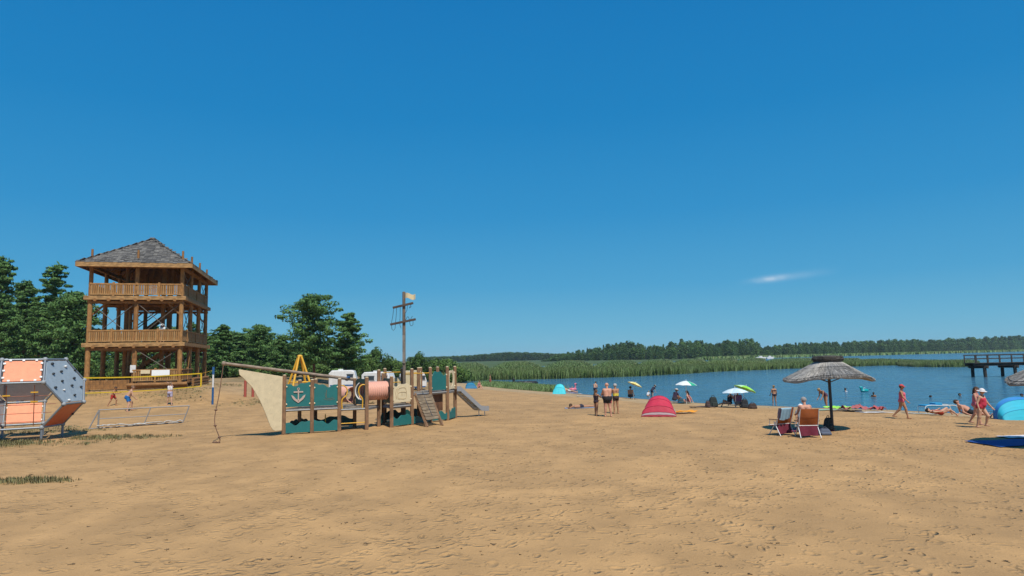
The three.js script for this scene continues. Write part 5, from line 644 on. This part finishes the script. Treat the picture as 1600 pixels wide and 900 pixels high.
function bag(name, label, p, w, h, d, c, turn, straps = 1) {      // soft sagging bag with straps
  const t = thing(name, label, 'bag', [p.x, p.y, p.z], turn), g = new RoundedBoxGeometry(w, h, d, 5, Math.min(w, h, d) * .38), q = g.attributes.position; for (let i = 0; i < q.count; i++) { const x = q.getX(i), y = q.getY(i), z = q.getZ(i), f = 1 - .35 * sst(-h / 2, h / 2, y), n = 1 + .12 * (fbm(x * 7 + w * 9, y * 7 + z * 5, 2, 171) - .5); q.setXYZ(i, x * f * n + .04 * y, y * n, z * f * n); } g.computeVertexNormals(); part('body', clean(g).translate(0, h / 2 - .01, 0), cloth(c), t);
  part('pocket', clean(new RoundedBoxGeometry(w * .6, h * .36, d * .3, 3, .03)).translate(0, h * .28, d * .48), cloth(c.map((v) => v * 1.3 + .005)), t); for (let k = 0; k < straps; k++) part('strap', tube([V(-w * .2, h * .9, .02 * k), V(-w * .1, h * 1.12, .02), V(w * .1, h * 1.12, .02), V(w * .2, h * .88, .02 * k)], .014, 14, 5), cloth(c), t); return t;
}
bag('backpack', 'large dark green backpack standing on the sand near the blue parasol', on(1114.5, 636), .62, .62, .36, [.02, .03, .028], .3); bag('beach_bag', 'small brown bag next to the large dark green backpack', on(1106, 636.5), .34, .38, .26, [.07, .04, .035], .1);
bag('beach_bag', 'dark bag leaning beside the sitter in purple', on(1164, 637.5), .5, .52, .3, [.025, .03, .035], -.3); bag('beach_bag', 'low brown bag at the end of the row by the blue parasol', on(1176, 639), .6, .34, .3, [.05, .03, .022], .2);
bag('beach_bag', 'tall dark green bag propped against the thatched parasol pole', (() => { const p = on(1294.5, 673); return p; })(), .42, .52, .3, [.018, .03, .03], .5); bag('beach_bag', 'blue-grey bag lying on the sand at the thatched parasol\'s foot', on(1289, 680), .5, .26, .3, [.10, .12, .17], -.2); bag('beach_bag', 'small dark bag by the green and white parasol', on(1064, 630), .5, .32, .3, [.03, .06, .07], .2);
function towel(label, px, py, l, w, c, turn, c2, name = 'beach_towel', crumple = .03) { const p = on(px, py), ca = Math.cos(turn), sa = Math.sin(turn), R = rng(px | 0); const f = (k) => (u, v) => { const a = (u - .5) * l, b = (v - .5) * w, x = p.x + a * ca + b * sa, z = p.z - a * sa + b * ca; return V(x, groundY(x, z) + .018 + crumple * (fbm(u * 5 + px, v * 4 + k * 0, 3, 181)) , z); }; const o = thing(name, label, 'towel', [0, 0, 0]); const m = part('cloth', sheet(28, 14, f(0), .012), cloth(c), o); if (c2) part('stripe', sheet(28, 2, (u, v) => f(0)(u, .1 + v * .18).add(V(0, .006, 0)), .004), cloth(c2), o); return o; }
towel('orange towel trailing from the red pop-up tent', 1069, 646, 1.3, .6, [.80, .33, .03], .35, [.62, .2, .02], 'beach_towel', .16);
towel('bright green towel spread near the water by the thatched parasol', 1313, 640, 1.5, 1.1, [.36, .80, .08], .3, [.45, .85, .2], 'beach_towel', .22); towel('green and white mat behind the thatched parasol pole', 1286, 641, 2.0, 1.0, [.28, .50, .38], .1, null);
towel('heap of red and rose clothes beside the bright green towel', 1336, 643, 1.3, .9, [.42, .12, .12], .4, null, 'clothes_heap', .42); towel('small red cloth on a white mat in front of the boy in orange shorts', 1371, 643, .8, .6, [.50, .10, .10], .5, null, 'clothes_heap', .36); towel('white mat under the small red cloth', 1366, 645, 1.7, .8, [.70, .66, .62], .2, null); towel('dark cloth beside the red and rose clothes heap', 1322, 643.5, 1.6, .4, [.04, .04, .06], .1, null, 'beach_towel', .1);
towel('pale grey towel between the woman in pink and the low lounger', 1440, 647, 1.7, .8, [.48, .52, .50], .2, null); towel('deep blue beach towel under the thatched parasol\'s shade at the picture edge', 1592, 692, 2.6, 1.5, [.015, .075, .29], .1, [.08, .22, .5], 'beach_towel', .02); towel('white towel laid behind the deep blue beach towel', 1600, 683.5, 1.5, .7, [.75, .72, .74], .0, null);
towel('maroon blanket spread in front of the two folding chairs', 1256, 672, 1.9, 1.3, [.25, .025, .06], .15, null, 'blanket', .03); towel('white towel under the reclining dark-haired person by the cyan tent', 893, 615, 2.0, .8, [.7, .68, .65], .1, null); towel('pale mat at the water\'s edge behind the trio', 918, 619.8, 1.8, .7, [.62, .56, .48], .0, null); towel('light green cloth between the sitters by the green and white parasol', 1066, 630.5, 1.4, .8, [.40, .62, .55], .2, null, 'beach_towel', .1); towel('dark mat between the small brown bag and the seated woman', 1098, 637, 1.5, .4, [.06, .04, .04], .05, null, 'beach_towel', .08);
// folding chairs under the thatched parasol
function chair(label, p, turn) {
  const t = thing('folding_chair', label, 'chair', [p.x, p.y, p.z], turn), wt = paint([.74, .75, .76], .35), or = cloth([.38, .105, .024]), w = .34; part('shaded_cloth_skirt', sheet(10, 6, (u, v) => V((u - .5) * w * 1.86, .07 + v * .36, .07 + .04 * Math.sin(u * 9) * (1 - v) - v * .05), .01), cloth([.15, .014, .035]), t); // back faces +z; skirt maroon is darkened to put shade into its colour
  for (const s of [-1, 1]) { part('back_tube', tube([V(s * w, .34, -.02), V(s * w, .7, .12), V(s * w * .96, 1.04, .24)], .016, 12, 7), wt, t); part('leg', rod(V(s * w, .52, -.12), V(s * (w + .02), 0, .22), .016, .016, 8), wt, t); part('leg', rod(V(s * (w - .01), .56, .03), V(s * w, 0, -.42), .016, .016, 8), wt, t); part('armrest', box(.055, .03, .42, s * (w + .03), .60, -.12, 0, 0, 0, .012), M.post, t); part('arm_strut', rod(V(s * (w + .02), .6, -.30), V(s * w, .36, -.36), .012, .012, 7), wt, t); }
  part('backrest', sheet(10, 10, (u, v) => V((u - .5) * w * 1.94, .44 + v * .60, .02 + v * .22 + .05 * Math.sin(u * 3.14) * Math.sin(v * 3.14) * 1.0), .02), or, t); part('back_seam', sheet(10, 1, (u, v) => V((u - .5) * w * 1.95, .72 + v * .02, .127 + v * .01 + .055 * Math.sin(u * 3.14)), .006), cloth([.30, .08, .02]), t);
  part('seat', sheet(8, 8, (u, v) => V((u - .5) * w * 1.94, .40 + v * -.03 - .03 * Math.sin(u * 3.14), .0 - v * .44 + .02), .02), or, t); part('cross_bar', rod(V(-w, .43, .02), V(w, .43, .02), .014, .014, 7), wt, t); part('cross_bar', rod(V(-w, .37, -.42), V(w, .37, -.42), .014, .014, 7), wt, t); return t;
}
const c1 = on(1225, 680), c2 = on(1264, 683.5);
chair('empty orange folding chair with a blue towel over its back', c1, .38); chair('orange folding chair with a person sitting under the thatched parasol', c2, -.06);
{ const t = thing('draped_towel', 'pale blue towel hung over the empty folding chair', 'towel', [c1.x, c1.y, c1.z], .38); part('cloth', sheet(18, 16, (u, v) => { const s = v * 1.0 - .28, y = s < 0 ? 1.055 + s * .9 : 1.055 - s * .62, back = s < 0 ? .22 + s * .35 : .275 - s * .20; return V(-.34 + u * .5, y - .04 * Math.sin(u * 5) * Math.max(0, s), back + .022 * Math.sin(u * 19) * Math.abs(s) * 2 + (s >= 0 ? .03 : -.035)); }, .012), cloth([.30, .48, .60]), t); const t2 = thing('dark_cloth', 'dark cloth tucked beside the pale blue towel on the chair', 'cloth', [c1.x, c1.y, c1.z], .38); part('cloth', sheet(8, 10, (u, v) => V(-.44 + u * .12, 1.03 - v * .34 - u * .02, .28 - v * .1 + .03 * Math.sin(u * 8)), .012), cloth([.10, .08, .12]), t2); }
{ const p = c2.clone().add(V(0, .14, 0)); person('grey-haired person with sun hat in the second folding chair', V(p.x + .04, p.y, p.z - .26), Math.PI - .06, { h: 1.74, fat: 1.15, skin: 'pink', hairCol: [.30, .28, .27], wear: [W.trunks([.05, .05, .08])], pose: { lean: 4, nod: 14, look: 10, armL: [30, 12, 50, 10], armR: [20, 18, 40, 10], legL: [84, 8, 76], legR: [80, 10, 70] } }).position.y -= .02; }
person('person in white sun hat sitting on the sand beyond the occupied folding chair', on(1253, 661), 2.9, { h: 1.62, skin: 'tan', brim: [.76, .79, .82], wear: [W.shirt([.35, .38, .42])], pose: { lean: 10, legL: [92, 8, 4], legR: [92, 8, 4], armL: [-20, 10, 10], armR: [-20, 10, 10] } });
// thatched parasols
function thatched(label, base, seed) {
  const t = thing('thatched_parasol', label, 'parasol', [base.x, base.y, base.z], 0), R = rng(seed), rimR = (a) => 1.60 + .09 * Math.cos(2 * a) + .05 * Math.sin(3 * a + seed), rimY = (a) => 2.08 - .10 * Math.cos(2 * a) + .02 * Math.sin(5 * a + seed), prof = (v, a) => { const r = mix(.42, rimR(a), v), y = mix(2.76, rimY(a), v < .45 ? v * 1.12 : v * .9 + .1 - .0 * v); return [r, y]; };
  part('pole', rod(V(0, -.4, 0), V(0, 2.8, 0), .06, .055, 12), steel([.05, .055, .06], .5, .6), t);
  const surf = (dy) => (u, v) => { const a = u * 6.283, [r, y] = prof(v, a); return V(Math.cos(a) * r, y + dy + .015 * Math.sin(a * 9 + v * 5), Math.sin(a) * r); };
  part('canopy', sheet(72, 14, surf(-.03), .04), wood([.46, .435, .40], .98), t);
  const st = [[], [], []]; for (let k = 0; k < 2600; k++) { const a = R() * 6.283, v0 = R() < .45 ? .02 + R() * .1 : .28 + R() * .45, v1 = Math.min(1.0 + R() * .025, v0 + .3 + R() * .25), pt = (v, da, lift) => { const [r, y] = prof(Math.min(v, 1.03), a + da); return V(Math.cos(a + da) * r, y + lift, Math.sin(a + da) * r); }, j = (R() - .5) * .12, q = .005 + R() * .006; st[R() * 3 | 0].push(rod(pt(v0, 0, .01), pt(v1, j, .012 + R() * .035), q, q * .6, 3)); }
  [[.68, .655, .62], [.54, .52, .49], [.78, .745, .69]].forEach((c, i) => stuff(part('straw', st[i], wood(c, .98), t)));
  const rim = []; for (let k = 0; k < 500; k++) { const a = R() * 6.283, [r, y] = prof(1, a); rim.push(rod(V(Math.cos(a) * r * .97, y + .01, Math.sin(a) * r * .97), V(Math.cos(a + (R() - .5) * .1) * r * 1.01, y - .02 - R() * .04, Math.sin(a) * r * 1.01), .008, .004, 3)); } stuff(part('fringe', rim, wood([.22, .20, .18], .98), t));
  for (const v of [.38, .93]) part('binding', tube(Array.from({ length: 40 }, (_, k) => { const a = k / 40 * 6.283, [r, y] = prof(v, a); return V(Math.cos(a) * r, y + .035, Math.sin(a) * r); }), .012, 120, 5, true), M.black, t);
  const cap = []; for (let k = 0; k < 240; k++) { const a = R() * 6.283, y = 2.74 + R() * .2, rr = .52 + .05 * Math.sin((y - 2.74) / .2 * 3.14) + R() * .03; cap.push(rod(V(Math.cos(a) * rr, y, Math.sin(a) * rr), V(Math.cos(a + .4) * rr, y + (R() - .5) * .04, Math.sin(a + .4) * rr), .014, .012, 4)); } const cp = part('cap', lathe([[0, 2.72], [.48, 2.72], [.56, 2.78], [.57, 2.86], [.5, 2.94], [.3, 2.97], [0, 2.98]], 28), wood([.10, .09, .08], .98), t); stuff(part('cap_straw', cap, wood([.13, .12, .105], .98), cp));
  for (let k = 0; k < 6; k++) { const a = k * 1.047; part('strut', rod(V(0, 1.9, 0), V(Math.cos(a) * 1.1, 2.3, Math.sin(a) * 1.1), .02, .02, 6), wood([.15, .11, .08]), t); }
  return t;
}
thatched('thatched grey straw parasol over the two folding chairs', on(1301, 673), 3); thatched('thatched straw parasol cut by the picture edge in front of the pier', V(17.4, groundY(17.4, -21.3), -21.3), 7);
// pop-up tents: fabric stretched between tilted hoops; hoops: [half width, height, z at the feet, z at the crown]
function tent(label, base, turn, hoops, skins_, c2) {
  const t = thing('beach_tent', label, 'tent', [base.x, base.y, base.z], turn), pt = (H, u) => { const a = u * Math.PI; return V(-Math.cos(a) * H[0], Math.pow(Math.max(0, Math.sin(a)), .62) * H[1], mix(H[2], H[3], Math.sin(a))); };
  for (let k = 0; k + 1 < hoops.length; k++) { const A = hoops[k], B = hoops[k + 1]; part('fabric_panel', sheet(26, 8, (u, v) => { const p = pt(A, u).lerp(pt(B, u), v), s = Math.sin(v * 3.14) * Math.sin(u * 3.14); return p.add(V(0, -.03 * s + .012 * Math.sin(u * 40) * s, .02 * s)); }, .006), cloth(skins_[k], .7), t); }
  hoops.forEach((H) => { if (H[1] > .05) part('hoop', tube(Array.from({ length: 17 }, (_, k) => pt(H, k / 16)), .014, 40, 6), cloth(c2), t); }); return t;
}
{ const b = on(1030, 650), t = tent('red pop-up beach tent with grey window band standing alone on the sand', b, -.26, [[.88, .02, .50, .56], [.875, .10, .49, .54], [.865, .24, .46, .50], [.84, .54, .38, .34], [.74, .86, -.15, -.15], [.68, 1.0, -.55, -.5], [.70, .5, -1.0, -1.2], [.74, .02, -1.2, -1.4]], [[.46, .03, .06], [.46, .34, .36], [.50, .025, .06], [.56, .025, .065], [.62, .028, .075], [.6, .025, .07], [.5, .02, .06]], [.30, .015, .035]);
  part('side_window', sheet(8, 6, (u, v) => V(.84 + .02 * Math.sin(v * 3.14) - v * .08, .05 + v * .34, .36 - u * .5 - v * .2), .006), cloth([.40, .36, .37]), t); }
tent('bright cyan beach tent at the water\'s edge by the shore grass', on(874.5, 615.5), -.2, [[.62, .02, .6, .62], [.60, .62, .3, .2], [.52, .92, -.1, -.1], [.5, .6, -.5, -.6], [.5, .02, -.7, -.9]], [[.05, .58, .66], [.06, .64, .72], [.04, .5, .6], [.04, .5, .6]], [.02, .4, .5]);
tent('dark teal beach tent where the sand meets the reeds', on(735.5, 607), .2, [[.66, .02, .6, .62], [.64, .42, .35, .25], [.56, .64, -.1, -.1], [.5, .4, -.5, -.6], [.5, .02, -.7, -.9]], [[.015, .16, .30], [.015, .20, .36], [.01, .14, .26], [.01, .14, .26]], [.02, .08, .14]);
tent('large blue and turquoise beach tent at the picture edge', on(1590, 655), .12, [[1.3, .02, .7, .8], [1.3, .5, .58, .58], [1.26, .9, .3, .26], [1.16, 1.02, .0, .0], [.8, .7, -.45, -.55], [.6, .02, -.6, -.8]], [[.02, .46, .60], [.02, .46, .62], [.03, .24, .60], [.02, .20, .5], [.02, .18, .5]], [.03, .3, .5]);
{ // low lounger of blue cloth on a white frame
  const p = on(1473, 648), t = thing('beach_lounger', 'low blue beach lounger with white tubular frame', 'lounger', [p.x, p.y, p.z - .35], .1), bl = cloth([.02, .28, .52]); part('cloth', box(1.0, .1, .56, -.4, .46, 0, 0, 0, 0, .04), bl, t); part('cushion', clean(new RoundedBoxGeometry(.4, .12, .46, 3, .05)).translate(-.1, .54, 0), bl, t); part('frame', [tube([V(-.88, 0, .27), V(-.88, .42, .27), V(.1, .45, .27), V(.85, .4, .27), V(.95, 0, .3)], .018, 40, 7), tube([V(-.88, 0, -.27), V(-.88, .42, -.27), V(.1, .45, -.27), V(.85, .4, -.27), V(.95, 0, -.3)], .018, 40, 7)], M.white, t); for (const x of [-.88, .85]) part('cross_tube', rod(V(x, .42, -.27), V(x, .42, .27), .016, .016, 7), M.white, t); }
// floats and boats
{ const p = wade(1351, 612), t = thing('inflatable_float', 'turquoise inflatable animal float on the lake', 'float', [p.x, WATER, p.z], .3), sc = t.scale.setScalar(.6), m = paint([.01, .36, .38], .3); part('body', ball(.55, 0, .16, 0, 1.3, .5, .7, 16, 10), m, t); part('head', [ball(.24, -.62, .62, 0, 1.2, .8, .8), rod(V(-.5, .2, 0), V(-.6, .6, 0), .2, .16, 9)], m, t); part('tail', ball(.2, .85, .3, 0, 1.6, .5, .7), paint([.02, .20, .26], .3), t); part('handle', clean(new THREE.TorusGeometry(.16, .03, 6, 12, 3.14)).translate(.0, .42, 0), M.white, t); }
{ const p = wade(820, 601), t = thing('rubber_boat', 'black rubber boat moored off the reeds', 'boat', [p.x, WATER, p.z], .15); part('tube_hull', clean(new THREE.TorusGeometry(.9, .3, 10, 26)).rotateX(Math.PI / 2).scale(1.55, 1, .8).translate(0, .18, 0), M.black, t); part('floor', box(2.3, .06, 1.1, 0, .08, 0), M.black, t); part('seat', box(.3, .06, 1.3, .2, .42, 0), M.grey, t); part('outboard_motor', [box(.3, .5, .3, -1.5, .62, 0, 0, 0, 0, .06), box(.1, .7, .12, -1.5, .2, 0)], M.black, t); }
for (const [px, py, l, label] of [[1189, 561.5, 7, 'longer white motor boat moored on the far shore'], [1203, 561, 5, 'shorter white motor boat beside the longer one on the far shore']]) { const p = at(px, py, WATER); p.copy(atZ(px, py, -440)); const t = thing('motor_boat', label, 'boat', [p.x, WATER, p.z], .1), hull = [[-l / 2, 1.0], [l / 2, 1.2], [l * .38, -.1], [-l / 2 + .3, -.1]]; part('hull', plate(hull, 2, .1), M.white, t); part('cabin', plate([[-l * .2, 1.1], [l * .15, 1.1], [l * .08, 1.9], [-l * .2, 1.9]], 1.5, .06), M.white, t); part('windscreen', box(.06, .6, 1.3, l * .13, 1.5, 0, 0, 0, .15), M.black, t); }
{ // timber pier running out of the picture
  const x0 = 58.2, z0 = -86.5, dx = 1, len = 46, t = thing('pier', 'dark timber pier with railing on paired piles', 'pier', [x0, WATER, z0], -.03), dk = wood([.085, .065, .05], .9), dk2 = wood([.11, .085, .065], .9), dy = 1.78;
  for (let k = 0; k < 150; k++) part('plank', box(len / 150 - .02, .06, 2.2, (k + .5) * len / 150, dy, 0), k % 3 ? dk : dk2, t);
  for (const z of [-.85, .85]) part('stringer', beam(V(0, dy - .2, z), V(len, dy - .2, z), .16, .32, Math.PI / 2), dk, t);
  for (let k = 0; k < 9; k++) { const x = 1.1 + k * 3.75; for (const s of [-.75, .75]) part('pile', rod(V(x + s * .45, -1.8, s), V(x + s * .35, dy - .3, s), .2, .2, 10), dk, t); part('cap_beam', beam(V(x - .5, dy - .48, -1.1), V(x + .5, dy - .48, 1.1), .3, .3), dk, t); }
  for (const z of [-1.05, 1.05]) { const r = new THREE.Group(); r.name = 'railing'; t.add(r); for (let k = 0; k <= 30; k++) part('rail_post', beam(V(k * 1.5 + .1, dy, z), V(k * 1.5 + .1, dy + 1.0, z), .1, .1), dk2, r); for (const y of [1.0, .55]) part('rail', beam(V(0, dy + y, z), V(len, dy + y, z), y > .9 ? .06 : .05, y > .9 ? .14 : .1, Math.PI / 2), dk, r); }
}
scene.fog = new THREE.FogExp2(new THREE.Color(.62, .78, .92), .00014);
renderer.render(scene, camera);
